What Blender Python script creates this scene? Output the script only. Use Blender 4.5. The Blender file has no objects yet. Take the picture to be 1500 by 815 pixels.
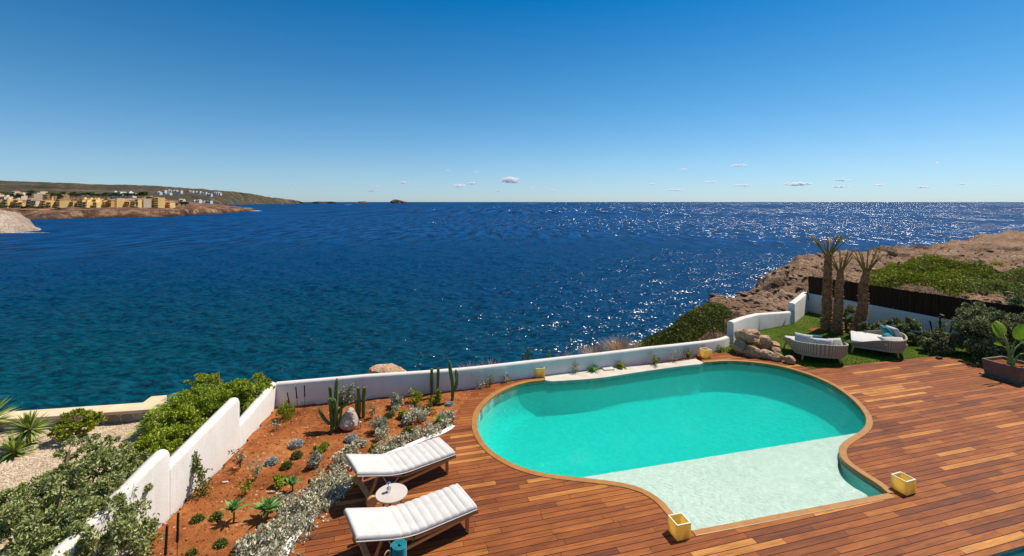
import bpy, bmesh, math, random
import numpy as np
from mathutils import Vector, Matrix, noise as mnoise

R = math.radians
sc = bpy.context.scene
# ------------------------------------------------------------------ camera
H = 5.0                      # eye height above the deck, metres
F = 667.0                    # focal length in photo pixels (1500 wide)
HZ = 296.0                   # photo row of the horizon
camd = bpy.data.cameras.new('camera')
cam = bpy.data.objects.new('camera', camd)
sc.collection.objects.link(cam)
cam.location = (0, 0, H)
cam.rotation_euler = (R(90), 0, 0)
camd.sensor_width = 36
camd.lens = 36 * F / 1500
camd.shift_y = -(407.5 - HZ) / 1500
camd.clip_start = 0.1
camd.clip_end = 200000
sc.camera = cam
# ------------------------------------------------------------------ light
SUN_EL, SUN_AZ = R(58), R(57)        # azimuth from +Y towards +X
world = bpy.data.worlds.new('World')
sc.world = world
world.use_nodes = True
wn, wl = world.node_tree.nodes, world.node_tree.links
sky = wn.new('ShaderNodeTexSky')
sky.sky_type = 'NISHITA'
sky.sun_disc = False
sky.sun_elevation = SUN_EL
sky.sun_rotation = SUN_AZ
sky.altitude = 0
sky.air_density = 1.0
sky.dust_density = 0.15
sky.ozone_density = 1.5
hs = wn.new('ShaderNodeHueSaturation')
hs.inputs['Saturation'].default_value = 1.0
hs.inputs['Value'].default_value = 1.0
geo = wn.new('ShaderNodeNewGeometry')
sxyz = wn.new('ShaderNodeSeparateXYZ'); wl.new(geo.outputs['Incoming'], sxyz.inputs[0])
neg = wn.new('ShaderNodeMath'); neg.operation = 'MULTIPLY'; neg.inputs[1].default_value = -1; wl.new(sxyz.outputs[2], neg.inputs[0])
tint = wn.new('ShaderNodeValToRGB'); wl.new(neg.outputs[0], tint.inputs[0])
cr = tint.color_ramp
for e_, (p_, c_) in zip([cr.elements[0], cr.elements[1], cr.elements.new(0.08), cr.elements.new(0.2), cr.elements.new(0.4)],
        [(0.0, (0.62, 0.86, 1.30)), (1.0, (0.40, 0.75, 1.0)), (0.08, (0.58, 0.84, 1.12)), (0.2, (0.34, 0.78, 1.04)), (0.42, (0.0, 0.60, 1.0))]):
    e_.position = p_; e_.color = (*c_, 1)
mulc = wn.new('ShaderNodeMix'); mulc.data_type = 'RGBA'; mulc.blend_type = 'MULTIPLY'; mulc.inputs[0].default_value = 1
wl.new(sky.outputs[0], mulc.inputs[6]); wl.new(tint.outputs[0], mulc.inputs[7])
wl.new(mulc.outputs[2], hs.inputs['Color'])
wl.new(hs.outputs[0], wn['Background'].inputs['Color'])
wn['Background'].inputs['Strength'].default_value = 0.085
sund = bpy.data.lights.new('sun', 'SUN')
sund.energy = 4.6
sund.angle = R(0.5)
sund.color = (1.0, 0.93, 0.82)
sun = bpy.data.objects.new('sun', sund)
sc.collection.objects.link(sun)
sv = Vector((math.sin(SUN_AZ) * math.cos(SUN_EL), math.cos(SUN_AZ) * math.cos(SUN_EL), math.sin(SUN_EL)))
sun.rotation_euler = sv.to_track_quat('Z', 'Y').to_euler()
sun.location = (20, 20, 40)
sc.view_settings.view_transform = 'Standard'
sc.view_settings.look = 'None'
sc.view_settings.gamma = 1
sc.view_settings.use_curve_mapping = False
sc.view_settings.exposure = 0.25
sc.render.engine = 'CYCLES'
sc.cycles.max_bounces = 8
sc.cycles.transparent_max_bounces = 16
sc.cycles.volume_bounces = 4
sc.cycles.sample_clamp_indirect = 8

# ------------------------------------------------------------------ helpers
rng = np.random.default_rng(7)
random.seed(7)

def at(x, y, h=0.0):
    """photo pixel on the horizontal plane at height h -> world point"""
    s = (H - h) / (y - HZ)
    return Vector(((x - 750) * s, F * s, h))

def link(o, parent=None):
    sc.collection.objects.link(o)
    if parent is not None:
        o.parent = parent
    return o

def tag(o, label=None, cat=None, group=None, kind=None):
    if label: o['label'] = label
    if cat: o['category'] = cat
    if group: o['group'] = group
    if kind: o['kind'] = kind
    return o

def empty(name, loc=(0, 0, 0), rz=0.0):
    o = bpy.data.objects.new(name, None)
    o.empty_display_size = 0.2
    o.location = loc
    o.rotation_euler = (0, 0, rz)
    return link(o)

def thing(name, label, cat, loc=(0, 0, 0), rz=0.0, group=None):
    return tag(empty(name, loc, rz), label, cat, group)

def np_mesh(name, V, F_, mat=None, parent=None, smooth=False, attr=None, loc=None):
    V = np.asarray(V, dtype=np.float32)
    F_ = np.asarray(F_, dtype=np.int32)
    me = bpy.data.meshes.new(name)
    n, k = F_.shape
    me.vertices.add(len(V)); me.vertices.foreach_set('co', V.ravel())
    me.loops.add(n * k); me.loops.foreach_set('vertex_index', F_.ravel())
    me.polygons.add(n)
    me.polygons.foreach_set('loop_start', np.arange(0, n * k, k, dtype=np.int32))
    me.polygons.foreach_set('loop_total', np.full(n, k, dtype=np.int32))
    if smooth: me.polygons.foreach_set('use_smooth', np.ones(n, dtype=bool))
    if attr is not None:
        a = me.attributes.new('rnd', 'FLOAT', 'FACE')
        a.data.foreach_set('value', np.asarray(attr, dtype=np.float32))
    me.update(calc_edges=True)
    me.validate()
    if mat: me.materials.append(mat)
    o = bpy.data.objects.new(name, me)
    if loc is not None: o.location = loc
    return link(o, parent)

class MB:
    """collects simple solids, builds ONE mesh object"""
    def __init__(s): s.v = []; s.f = []
    def add(s, vs, fs):
        b = len(s.v); s.v += [tuple(v) for v in vs]; s.f += [tuple(i + b for i in f) for f in fs]
    def box(s, c, d, rz=0.0, taper=1.0, mtx=None):
        x, y, z = d[0] / 2, d[1] / 2, d[2] / 2
        vs = []
        for k in (-1, 1):
            t = taper if k > 0 else 1
            for i, j in ((-1, -1), (1, -1), (1, 1), (-1, 1)):
                p = Vector((i * x * t, j * y * t, k * z))
                if mtx is not None: p = mtx @ p
                if rz: p = Matrix.Rotation(rz, 3, 'Z') @ p
                vs.append(p + Vector(c))
        s.add(vs, [(3, 2, 1, 0), (4, 5, 6, 7), (0, 1, 5, 4), (1, 2, 6, 5), (2, 3, 7, 6), (3, 0, 4, 7)])
        return s
    def bar(s, a, b, w, h=None, up=(0, 0, 1)):
        a, b = Vector(a), Vector(b); h = h or w
        d = (b - a).normalized(); upv = Vector(up)
        if abs(d.dot(upv)) > 0.98: upv = Vector((0, 1, 0))
        x = d.cross(upv).normalized(); y = x.cross(d).normalized()
        vs = []
        for p in (a, b):
            for i, j in ((-1, -1), (1, -1), (1, 1), (-1, 1)):
                vs.append(p + x * (i * w / 2) + y * (j * h / 2))
        s.add(vs, [(3, 2, 1, 0), (4, 5, 6, 7), (0, 1, 5, 4), (1, 2, 6, 5), (2, 3, 7, 6), (3, 0, 4, 7)])
        return s
    def tube(s, pts, rad, n=8, cap=True):
        pts = [Vector(p) for p in pts]
        if not hasattr(rad, '__len__'): rad = [rad] * len(pts)
        rings = []; xprev = None
        for i, p in enumerate(pts):
            d = (pts[min(i + 1, len(pts) - 1)] - pts[max(i - 1, 0)]).normalized()
            if xprev is None:
                u = Vector((0, 0, 1)) if abs(d.z) < 0.9 else Vector((0, 1, 0))
                x = d.cross(u).normalized()
            else:
                x = (xprev - d * xprev.dot(d)).normalized()
            xprev = x; y = d.cross(x)
            rings.append([p + (x * math.cos(2 * math.pi * k / n) + y * math.sin(2 * math.pi * k / n)) * rad[i] for k in range(n)])
        vs = [v for r in rings for v in r]; fs = []
        for i in range(len(rings) - 1):
            for k in range(n):
                a = i * n + k; b = i * n + (k + 1) % n
                fs.append((a, b, b + n, a + n))
        if cap:
            fs.append(tuple(range(n - 1, -1, -1))); fs.append(tuple(range((len(rings) - 1) * n, len(rings) * n)))
        s.add(vs, fs); return s
    def lathe(s, prof, c=(0, 0, 0), n=24):
        c = Vector(c); vs = []; fs = []
        for r, z in prof:
            for k in range(n):
                a = 2 * math.pi * k / n; vs.append(c + Vector((r * math.cos(a), r * math.sin(a), z)))
        for i in range(len(prof) - 1):
            for k in range(n):
                a = i * n + k; b = i * n + (k + 1) % n
                fs.append((a, b, b + n, a + n))
        fs.append(tuple(range(n - 1, -1, -1))); fs.append(tuple(range((len(prof) - 1) * n, len(prof) * n)))
        s.add(vs, fs); return s
    def build(s, name, mat, parent=None, bevel=0.0, smooth=False, seg=2, loc=None, rz=None, angle=40):
        me = bpy.data.meshes.new(name)
        me.from_pydata([tuple(v) for v in s.v], [], s.f)
        bm = bmesh.new(); bm.from_mesh(me)
        bmesh.ops.recalc_face_normals(bm, faces=bm.faces)
        if bevel:
            es = [e for e in bm.edges if len(e.link_faces) == 2 and e.calc_face_angle(0) > R(30)]
            bmesh.ops.bevel(bm, geom=es, offset=bevel, segments=seg, profile=0.5, affect='EDGES', clamp_overlap=True)
        bm.to_mesh(me); bm.free()
        if smooth:
            for p in me.polygons: p.use_smooth = True
            try: me.set_sharp_from_angle(angle=R(angle))
            except Exception: pass
        me.materials.append(mat)
        o = bpy.data.objects.new(name, me)
        if loc is not None: o.location = loc
        if rz is not None: o.rotation_euler = (0, 0, rz)
        return link(o, parent)

def copy_tree(o, parent=None):
    c = o.copy(); sc.collection.objects.link(c)
    if parent is not None: c.parent = parent
    for ch in list(o.children): copy_tree(ch, c)
    return c

def hash2(ix, iy, seed):
    h = (ix.astype(np.int64) * 374761393 + iy.astype(np.int64) * 668265263 + seed * 1442695041) & 0x7fffffff
    h = ((h ^ (h >> 13)) * 1274126177) & 0x7fffffff
    return ((h ^ (h >> 16)) & 0xffff) / 65535.0

def vnoise(x, y, seed=0):
    ix, iy = np.floor(x), np.floor(y); fx, fy = x - ix, y - iy
    fx = fx * fx * (3 - 2 * fx); fy = fy * fy * (3 - 2 * fy)
    a = hash2(ix, iy, seed); b = hash2(ix + 1, iy, seed); c = hash2(ix, iy + 1, seed); d = hash2(ix + 1, iy + 1, seed)
    return (a * (1 - fx) + b * fx) * (1 - fy) + (c * (1 - fx) + d * fx) * fy

def fbm(x, y, seed=0, oct=5, gain=0.5, ridge=False):
    t = 0; amp = 1; tot = 0
    for i in range(oct):
        n = vnoise(x * 2 ** i + i * 17.3, y * 2 ** i - i * 9.1, seed + i)
        if ridge: n = 1 - abs(2 * n - 1)
        t = t + n * amp; tot += amp; amp *= gain
    return t / tot

# ------------------------------------------------------------------ materials
class NT:
    def __init__(s, name):
        s.m = bpy.data.materials.new(name); s.m.use_nodes = True
        s.n = s.m.node_tree.nodes; s.l = s.m.node_tree.links
        s.b = s.n['Principled BSDF']; s.out = s.n['Material Output']
    def new(s, t, **kw):
        n = s.n.new(t)
        for k, v in kw.items(): setattr(n, k, v)
        return n
    def inp(s, sock, v):
        if isinstance(v, bpy.types.NodeSocket): s.l.new(v, sock)
        else:
            if hasattr(v, '__len__') and len(v) == 3 and sock.type == 'RGBA': v = (*v, 1)
            sock.default_value = v
    def math(s, op, a, b=0.0, c=0.0, clamp=False):
        n = s.new('ShaderNodeMath', operation=op); n.use_clamp = clamp
        s.inp(n.inputs[0], a); s.inp(n.inputs[1], b)
        if op in ('MULTIPLY_ADD', 'COMPARE', 'SMOOTH_MIN', 'WRAP'): s.inp(n.inputs[2], c)
        return n.outputs[0]
    def noise(s, vec, scale, detail=4, rough=0.5, dist=0.0, out=0):
        n = s.new('ShaderNodeTexNoise')
        if vec is not None: s.l.new(vec, n.inputs['Vector'])
        n.inputs['Scale'].default_value = scale; n.inputs['Detail'].default_value = detail
        n.inputs['Roughness'].default_value = rough; n.inputs['Distortion'].default_value = dist
        return n.outputs[out]
    def voro(s, vec, scale, feature='F1', out='Distance', rnd=1.0):
        n = s.new('ShaderNodeTexVoronoi', feature=feature)
        if vec is not None: s.l.new(vec, n.inputs['Vector'])
        n.inputs['Scale'].default_value = scale; n.inputs['Randomness'].default_value = rnd
        return n.outputs[out]
    def ramp(s, fac, stops, interp='LINEAR'):
        n = s.new('ShaderNodeValToRGB'); s.inp(n.inputs[0], fac)
        cr = n.color_ramp; cr.interpolation = interp
        while len(cr.elements) < len(stops): cr.elements.new(0.5)
        for e, (p, c) in zip(cr.elements, stops):
            e.position = p
            if not hasattr(c, '__len__'): c = (c, c, c)
            e.color = (*c[:3], 1)
        return n.outputs[0]
    def mix(s, fac, a, b, mode='MIX'):
        n = s.new('ShaderNodeMix', data_type='RGBA', blend_type=mode)
        s.inp(n.inputs[0], fac); s.inp(n.inputs[6], a); s.inp(n.inputs[7], b)
        return n.outputs[2]
    def coord(s, kind='Object'):
        return s.new('ShaderNodeTexCoord').outputs[kind]
    def pos(s): return s.new('ShaderNodeNewGeometry').outputs['Position']
    def mapping(s, vec, loc=(0, 0, 0), rot=(0, 0, 0), scale=(1, 1, 1)):
        n = s.new('ShaderNodeMapping'); s.l.new(vec, n.inputs[0])
        n.inputs[1].default_value = loc; n.inputs[2].default_value = rot; n.inputs[3].default_value = scale
        return n.outputs[0]
    def bump(s, h, strength=0.5, dist=0.05, prev=None):
        n = s.new('ShaderNodeBump'); s.l.new(h, n.inputs['Height'])
        n.inputs['Strength'].default_value = strength; n.inputs['Distance'].default_value = dist
        if prev is not None: s.l.new(prev, n.inputs['Normal'])
        return n.outputs[0]
    def set(s, **kw):
        names = dict(color='Base Color', rough='Roughness', metal='Metallic', normal='Normal', spec='Specular IOR Level',
                     trans='Transmission Weight', sss='Subsurface Weight', ior='IOR', sheen='Sheen Weight', emit='Emission Color', emits='Emission Strength', alpha='Alpha', sssr='Subsurface Radius', ssss='Subsurface Scale')
        for k, v in kw.items(): s.inp(s.b.inputs[names[k]], v)
        return s.m

def mat_var(name, stops, scale=3.0, rough=0.8, bump=0.3, bscale=None, bdist=0.02, detail=6, nrough=0.6, spec=0.3):
    t = NT(name); c = t.pos()
    n = t.noise(c, scale, detail, nrough)
    col = t.ramp(n, stops)
    b = t.noise(c, bscale or scale * 6, 5, 0.6)
    return t.set(color=col, rough=rough, normal=t.bump(b, bump, bdist), spec=spec)

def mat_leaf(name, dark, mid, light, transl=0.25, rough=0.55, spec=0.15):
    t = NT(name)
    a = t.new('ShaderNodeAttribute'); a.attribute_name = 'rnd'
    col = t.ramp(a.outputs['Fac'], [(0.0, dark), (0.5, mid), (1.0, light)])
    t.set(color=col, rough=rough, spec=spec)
    tr = t.new('ShaderNodeBsdfTranslucent'); t.l.new(col, tr.inputs[0])
    mx = t.new('ShaderNodeMixShader'); mx.inputs[0].default_value = transl
    t.l.new(t.b.outputs[0], mx.inputs[1]); t.l.new(tr.outputs[0], mx.inputs[2]); t.l.new(mx.outputs[0], t.out.inputs[0])
    return t.m

M = {}
def wood_deck(name, straight=True, w=0.1172, bright=1.0):
    t = NT(name); p = t.mapping(t.pos(), rot=(0, 0, R(-15)))
    sx = t.new('ShaderNodeSeparateXYZ'); t.l.new(p, sx.inputs[0]); u, v = sx.outputs[0], sx.outputs[1]
    vr = t.math('DIVIDE', v, w); row = t.math('FLOOR', vr); fr = t.math('SUBTRACT', vr, row)
    wn1 = t.new('ShaderNodeTexWhiteNoise', noise_dimensions='1D'); t.l.new(row, wn1.inputs['W'])
    wn1b = t.new('ShaderNodeTexWhiteNoise', noise_dimensions='1D'); t.l.new(t.math('ADD', row, 371.7), wn1b.inputs['W'])
    L = t.math('MULTIPLY_ADD', wn1b.outputs[0], 1.3, 0.95)
    uu = t.math('ADD', t.math('DIVIDE', u, L), t.math('MULTIPLY', wn1.outputs[0], 9.0))
    colI = t.math('FLOOR', uu); fu = t.math('MULTIPLY', t.math('SUBTRACT', uu, colI), L)
    cb = t.new('ShaderNodeCombineXYZ'); t.l.new(row, cb.inputs[0]); t.l.new(colI, cb.inputs[1])
    wid = t.new('ShaderNodeTexWhiteNoise', noise_dimensions='2D'); t.l.new(cb.outputs[0], wid.inputs['Vector'])
    rid = wid.outputs['Value']
    base = t.ramp(rid, [(0.0, (0.16, 0.052, 0.022)), (0.18, (0.23, 0.068, 0.021)), (0.60, (0.29, 0.088, 0.024)), (0.91, (0.34, 0.112, 0.028)), (0.95, (0.44, 0.165, 0.038)), (1.0, (0.52, 0.225, 0.056))])
    # grain stretched along the board, shifted per board
    off = t.new('ShaderNodeCombineXYZ'); t.l.new(t.math('MULTIPLY', rid, 50), off.inputs[2])
    t.l.new(t.math('MULTIPLY', u, 1.6), off.inputs[0]); t.l.new(t.math('MULTIPLY', v, 26), off.inputs[1])
    g = t.noise(off.outputs[0], 1.0, 6, 0.65, 1.2)
    col = t.mix(0.8, base, t.ramp(g, [(0.28, (0.42, 0.36, 0.32)), (0.5, (0.97, 0.97, 0.97)), (0.72, (1.5, 1.5, 1.45))]), 'MULTIPLY')
    g2 = t.noise(t.pos(), 1.3, 4, 0.6)
    col = t.mix(0.55, col, t.ramp(g2, [(0.3, (0.62, 0.58, 0.56)), (0.5, (0.95, 0.95, 0.95)), (0.72, (1.25, 1.22, 1.18))]), 'MULTIPLY')
    e1 = t.math('LESS_THAN', t.math('ABSOLUTE', t.math('SUBTRACT', fr, 0.5)), 0.5 - 0.048)
    e2 = t.math('GREATER_THAN', fu, 0.006)
    m = t.math('MULTIPLY', e1, e2)
    col = t.mix(m, (0.018, 0.008, 0.004), col)
    hgt = t.math('ADD', t.math('MULTIPLY', e1, 1.0), t.math('MULTIPLY', g, 0.12))
    rr = t.ramp(g, [(0.3, 0.5), (0.7, 0.7)])
    t.set(color=col, rough=rr, spec=0.12, normal=t.bump(hgt, 0.5, 0.006))
    return t.m
M['deck'] = wood_deck('deck_planks')

def wood(name, a, b, scale=4, stretch=(1, 1, 1), rough=0.5):
    t = NT(name); p = t.mapping(t.coord('Object'), scale=stretch)
    g = t.noise(p, scale, 6, 0.6, 1.0)
    return t.set(color=t.ramp(g, [(0.3, a), (0.7, b)]), rough=rough, normal=t.bump(g, 0.2, 0.004), spec=0.4)
M['coping'] = wood('coping_wood', (0.34, 0.135, 0.024), (0.45, 0.205, 0.042), 5, (1, 1, 1), 0.45)
M['teak'] = wood('teak_frame', (0.34, 0.14, 0.035), (0.52, 0.25, 0.075), 8, (1, 4, 4), 0.5)
M['teak_light'] = wood('pale_teak', (0.50, 0.25, 0.08), (0.68, 0.38, 0.14), 8, (1, 4, 4), 0.5)

def plaster(name, a, b, dirt=(0.55, 0.47, 0.38)):
    t = NT(name); p = t.pos()
    n = t.noise(p, 1.2, 6, 0.6); f = t.noise(p, 40, 4, 0.6)
    col = t.ramp(n, [(0.3, a), (0.7, b)])
    s = t.mapping(p, scale=(6, 6, 0.7)); st = t.noise(s, 1.5, 5, 0.7)
    col = t.mix(t.ramp(st, [(0.52, 0.0), (0.75, 0.45)]), col, dirt); col = t.mix(t.ramp(t.noise(p, 3.5, 7, 0.7), [(0.55, 0.0), (0.75, 0.3)]), col, dirt)
    return t.set(color=col, rough=0.85, normal=t.bump(t.math('ADD', f, t.math('MULTIPLY', n, 3)), 0.35, 0.012), spec=0.2)
M['white_wall'] = plaster('white_plaster', (0.68, 0.62, 0.55), (0.76, 0.70, 0.63))
M['kerb'] = plaster('white_painted_kerb', (0.74, 0.73, 0.70), (0.82, 0.81, 0.78))
M['stone_coping'] = mat_var('pale_limestone', [(0.3, (0.50, 0.43, 0.34)), (0.7, (0.66, 0.59, 0.49))], 3, 0.7, 0.2)
M['cap_stone'] = mat_var('sandstone_cap', [(0.3, (0.62, 0.47, 0.28)), (0.7, (0.74, 0.59, 0.38))], 2, 0.8, 0.25)

def soil():
    t = NT('red_soil'); p = t.pos()
    a = t.noise(p, 0.9, 7, 0.62); b = t.noise(p, 9, 6, 0.7); c = t.voro(p, 38)
    col = t.ramp(a, [(0.3, (0.17, 0.050, 0.015)), (0.5, (0.33, 0.108, 0.032)), (0.72, (0.50, 0.19, 0.062))])
    col = t.mix(0.7, col, t.ramp(b, [(0.30, (0.30, 0.25, 0.22)), (0.5, (1, 1, 1)), (0.75, (1.35, 1.3, 1.25))]), 'MULTIPLY')
    sp = t.voro(p, 22, out='Color'); spr = t.new('ShaderNodeSeparateColor'); t.l.new(sp, spr.inputs[0])
    peb = t.math('MULTIPLY', t.math('GREATER_THAN', spr.outputs[0], 0.965), t.math('LESS_THAN', t.voro(p, 22), 0.45))
    col = t.mix(peb, col, (0.55, 0.33, 0.2))
    h = t.math('ADD', t.math('MULTIPLY', b, 1.0), t.math('MULTIPLY', c, 0.25))
    return t.set(color=col, rough=0.95, normal=t.bump(h, 0.9, 0.05), spec=0.1)
M['soil'] = soil()

def gravel():
    t = NT('beige_gravel'); p = t.pos()
    c = t.voro(p, 26, out='Color'); sp = t.new('ShaderNodeSeparateColor'); t.l.new(c, sp.inputs[0])
    d = t.voro(p, 26); a = t.noise(p, 1.1, 5, 0.6)
    col = t.ramp(sp.outputs[0], [(0.0, (0.36, 0.245, 0.155)), (0.5, (0.56, 0.42, 0.29)), (1.0, (0.74, 0.60, 0.44))])
    col = t.mix(0.5, col, t.ramp(a, [(0.3, (0.75, 0.7, 0.66)), (0.7, (1.1, 1.08, 1.05))]), 'MULTIPLY')
    return t.set(color=col, rough=0.9, normal=t.bump(t.math('SUBTRACT', 1.0, d), 0.8, 0.03), spec=0.15)
M['gravel'] = gravel()

def lawn():
    t = NT('lawn_ground'); p = t.pos()
    a = t.noise(p, 0.8, 5, 0.6); b = t.noise(p, 30, 4, 0.7)
    col = t.ramp(a, [(0.3, (0.04, 0.07, 0.006)), (0.55, (0.075, 0.115, 0.010)), (0.75, (0.13, 0.15, 0.022))])
    col = t.mix(0.6, col, t.ramp(b, [(0.3, (0.5, 0.5, 0.5)), (0.7, (1.3, 1.3, 1.2))]), 'MULTIPLY')
    return t.set(color=col, rough=0.9, normal=t.bump(b, 0.8, 0.03), spec=0.1)
M['lawn'] = lawn()

def rock(name, dark, mid, light, scale=0.5, rust=None, bd=0.1):
    t = NT(name); p = t.pos()
    a = t.noise(p, scale, 8, 0.65); b = t.noise(p, scale * 9, 7, 0.7, 0.4); v = t.voro(p, scale * 5, 'DISTANCE_TO_EDGE')
    col = t.ramp(a, [(0.3, dark), (0.5, mid), (0.7, light)])
    if rust: col = t.mix(t.ramp(t.noise(p, scale * 0.6, 5, 0.6), [(0.55, 0.0), (0.68, 0.7)]), col, rust)
    col = t.mix(0.75, col, t.ramp(b, [(0.3, (0.45, 0.42, 0.4)), (0.5, (0.95, 0.95, 0.95)), (0.75, (1.3, 1.28, 1.25))]), 'MULTIPLY')
    if name == 'far_cliff_rock':
        sz = t.new('ShaderNodeSeparateXYZ'); t.l.new(p, sz.inputs[0])
        wet = t.math('ADD', sz.outputs[2], t.math('MULTIPLY', a, 5.0))
        mr = t.new('ShaderNodeMapRange'); mr.inputs[1].default_value, mr.inputs[2].default_value, mr.inputs[3].default_value, mr.inputs[4].default_value = -8.0, -4.5, 0.75, 0.0; t.l.new(wet, mr.inputs[0])
        col = t.mix(mr.outputs[0], col, (0.035, 0.022, 0.017))
    h = t.math('ADD', b, t.math('MULTIPLY', t.ramp(v, [(0.0, 0.0), (0.12, 1.0)]), 0.35))
    return t.set(color=col, rough=0.92, normal=t.bump(h, 0.9, bd), spec=0.15)
M['rock'] = rock('headland_rock', (0.13, 0.072, 0.046), (0.28, 0.172, 0.105), (0.45, 0.30, 0.19), 0.35, (0.38, 0.17, 0.075), 0.25)
M['boulder'] = rock('boulder_stone', (0.34, 0.18, 0.10), (0.56, 0.34, 0.20), (0.74, 0.52, 0.35), 2.2, None, 0.04)
M['pale_boulder'] = rock('pale_boulder_stone', (0.48, 0.35, 0.27), (0.62, 0.49, 0.39), (0.74, 0.62, 0.5), 3.0, None, 0.03)
M['far_rock'] = rock('far_cliff_rock', (0.02, 0.012, 0.010), (0.20, 0.105, 0.06), (0.60, 0.36, 0.20), 0.08, (0.42, 0.17, 0.08), 2.0)
M['near_cliff'] = rock('pale_headland_rock', (0.22, 0.15, 0.11), (0.42, 0.31, 0.23), (0.60, 0.47, 0.36), 0.09, None, 1.0)
def scrub():
    t = NT('scrub_hill'); p = t.pos()
    a = t.noise(p, 0.0042, 8, 0.65); b = t.noise(p, 0.03, 7, 0.75); v = t.voro(p, 0.055)
    soilc = t.ramp(a, [(0.35, (0.08, 0.062, 0.038)), (0.6, (0.15, 0.098, 0.068)), (0.75, (0.26, 0.17, 0.125))])
    sx = t.new('ShaderNodeSeparateXYZ'); t.l.new(p, sx.inputs[0])
    grn = t.mix(b, (0.012, 0.018, 0.007), (0.038, 0.043, 0.015))
    f = t.math('MULTIPLY', t.ramp(b, [(0.44, 0.0), (0.52, 1.0)]), t.ramp(a, [(0.35, 1.0), (0.72, 0.45)]))
    col = t.mix(f, soilc, grn)
    col = t.mix(t.ramp(v, [(0.0, 0.35), (0.5, 0.0)]), col, (0.02, 0.026, 0.012))
    return t.set(color=col, rough=0.95, normal=t.bump(b, 0.8, 6.0), spec=0.1)
M['scrub'] = scrub()

M['leaf_olive'] = mat_leaf('olive_leaf', (0.15, 0.175, 0.035), (0.37, 0.40, 0.11), (0.66, 0.66, 0.36))
M['leaf_green'] = mat_leaf('bright_green_leaf', (0.14, 0.20, 0.012), (0.34, 0.42, 0.03), (0.58, 0.62, 0.09), 0.3)
M['leaf_mid'] = mat_leaf('mid_green_leaf', (0.07, 0.10, 0.018), (0.18, 0.21, 0.04), (0.34, 0.36, 0.08))
M['leaf_cream'] = mat_leaf('cream_edged_leaf', (0.20, 0.21, 0.09), (0.62, 0.58, 0.40), (0.84, 0.78, 0.62), 0.2)
M['leaf_silver'] = mat_leaf('silver_leaf', (0.32, 0.33, 0.30), (0.52, 0.53, 0.50), (0.72, 0.72, 0.70), 0.15)
M['leaf_sage'] = mat_leaf('sage_leaf', (0.20, 0.22, 0.12), (0.40, 0.41, 0.28), (0.62, 0.60, 0.48), 0.2)
M['leaf_yellow'] = mat_leaf('yellow_green_leaf', (0.10, 0.15, 0.015), (0.30, 0.36, 0.03), (0.58, 0.56, 0.05), 0.3)
M['leaf_hedge'] = mat_leaf('pittosporum_leaf', (0.07, 0.09, 0.02), (0.20, 0.225, 0.07), (0.56, 0.55, 0.32), 0.2)
M['leaf_dark'] = mat_leaf('dark_scrub_leaf', (0.035, 0.05, 0.008), (0.095, 0.115, 0.018), (0.20, 0.20, 0.035), 0.2)
M['leaf_mound'] = mat_leaf('mound_leaf', (0.07, 0.09, 0.008), (0.19, 0.22, 0.014), (0.36, 0.37, 0.035), 0.25)
M['leaf_dry'] = mat_leaf('dry_grass_blade', (0.20, 0.12, 0.06), (0.42, 0.28, 0.16), (0.60, 0.45, 0.30), 0.25, 0.8)
M['leaf_yucca'] = mat_leaf('yucca_blade', (0.10, 0.16, 0.02), (0.24, 0.31, 0.05), (0.46, 0.48, 0.12), 0.2)
M['leaf_agave'] = mat_leaf('agave_blade', (0.10, 0.22, 0.06), (0.20, 0.36, 0.09), (0.34, 0.50, 0.16), 0.3)
M['leaf_grass'] = mat_leaf('grass_blade', (0.07, 0.115, 0.006), (0.155, 0.235, 0.012), (0.28, 0.34, 0.025), 0.35)
M['leaf_pine'] = mat_leaf('pine_foliage', (0.03, 0.055, 0.01), (0.07, 0.115, 0.018), (0.14, 0.19, 0.03), 0.15)
M['leaf_palm'] = mat_leaf('dry_palm_frond', (0.26, 0.19, 0.06), (0.50, 0.34, 0.13), (0.62, 0.42, 0.20), 0.2)
M['banana'] = mat_leaf('banana_leaf', (0.07, 0.16, 0.015), (0.16, 0.30, 0.02), (0.34, 0.46, 0.04), 0.5, 0.35)
M['stem'] = mat_var('brown_stem', [(0.3, (0.10, 0.06, 0.035)), (0.7, (0.22, 0.15, 0.09))], 8)
M['green_stem'] = mat_var('green_stalk', [(0.3, (0.14, 0.20, 0.04)), (0.7, (0.26, 0.32, 0.08))], 8)
M['bark'] = mat_var('palm_bark', [(0.3, (0.18, 0.08, 0.03)), (0.55, (0.42, 0.21, 0.09)), (0.75, (0.62, 0.36, 0.18))], 9, 0.95, 1.0, 20, 0.05)
M['cactus'] = mat_var('cactus_skin', [(0.3, (0.06, 0.10, 0.025)), (0.55, (0.11, 0.155, 0.035)), (0.75, (0.20, 0.22, 0.06))], 7, 0.6, 0.4)
M['black'] = mat_var('black_torch', [(0.3, (0.012, 0.011, 0.010)), (0.7, (0.03, 0.028, 0.026))], 12, 0.6, 0.4)
M['iron'] = mat_var('dark_iron', [(0.3, (0.03, 0.028, 0.026)), (0.7, (0.05, 0.045, 0.04))], 12, 0.5, 0.1)
M['white_metal'] = mat_var('white_metal', [(0.3, (0.7, 0.7, 0.68)), (0.7, (0.8, 0.8, 0.78))], 12, 0.35, 0.05)
def fabric(name, a, b, sc_=220, rough=0.9):
    t = NT(name); p = t.coord('Object')
    n = t.noise(p, 6, 4, 0.5); w = t.noise(p, sc_, 2, 0.6)
    return t.set(color=t.ramp(n, [(0.3, a), (0.7, b)]), rough=rough, normal=t.bump(t.math('ADD', t.math('MULTIPLY', w, 0.3), n), 0.35, 0.01), spec=0.15, sheen=0.15)
M['mattress'] = fabric('offwhite_canvas', (0.57, 0.535, 0.49), (0.65, 0.615, 0.57))
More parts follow.
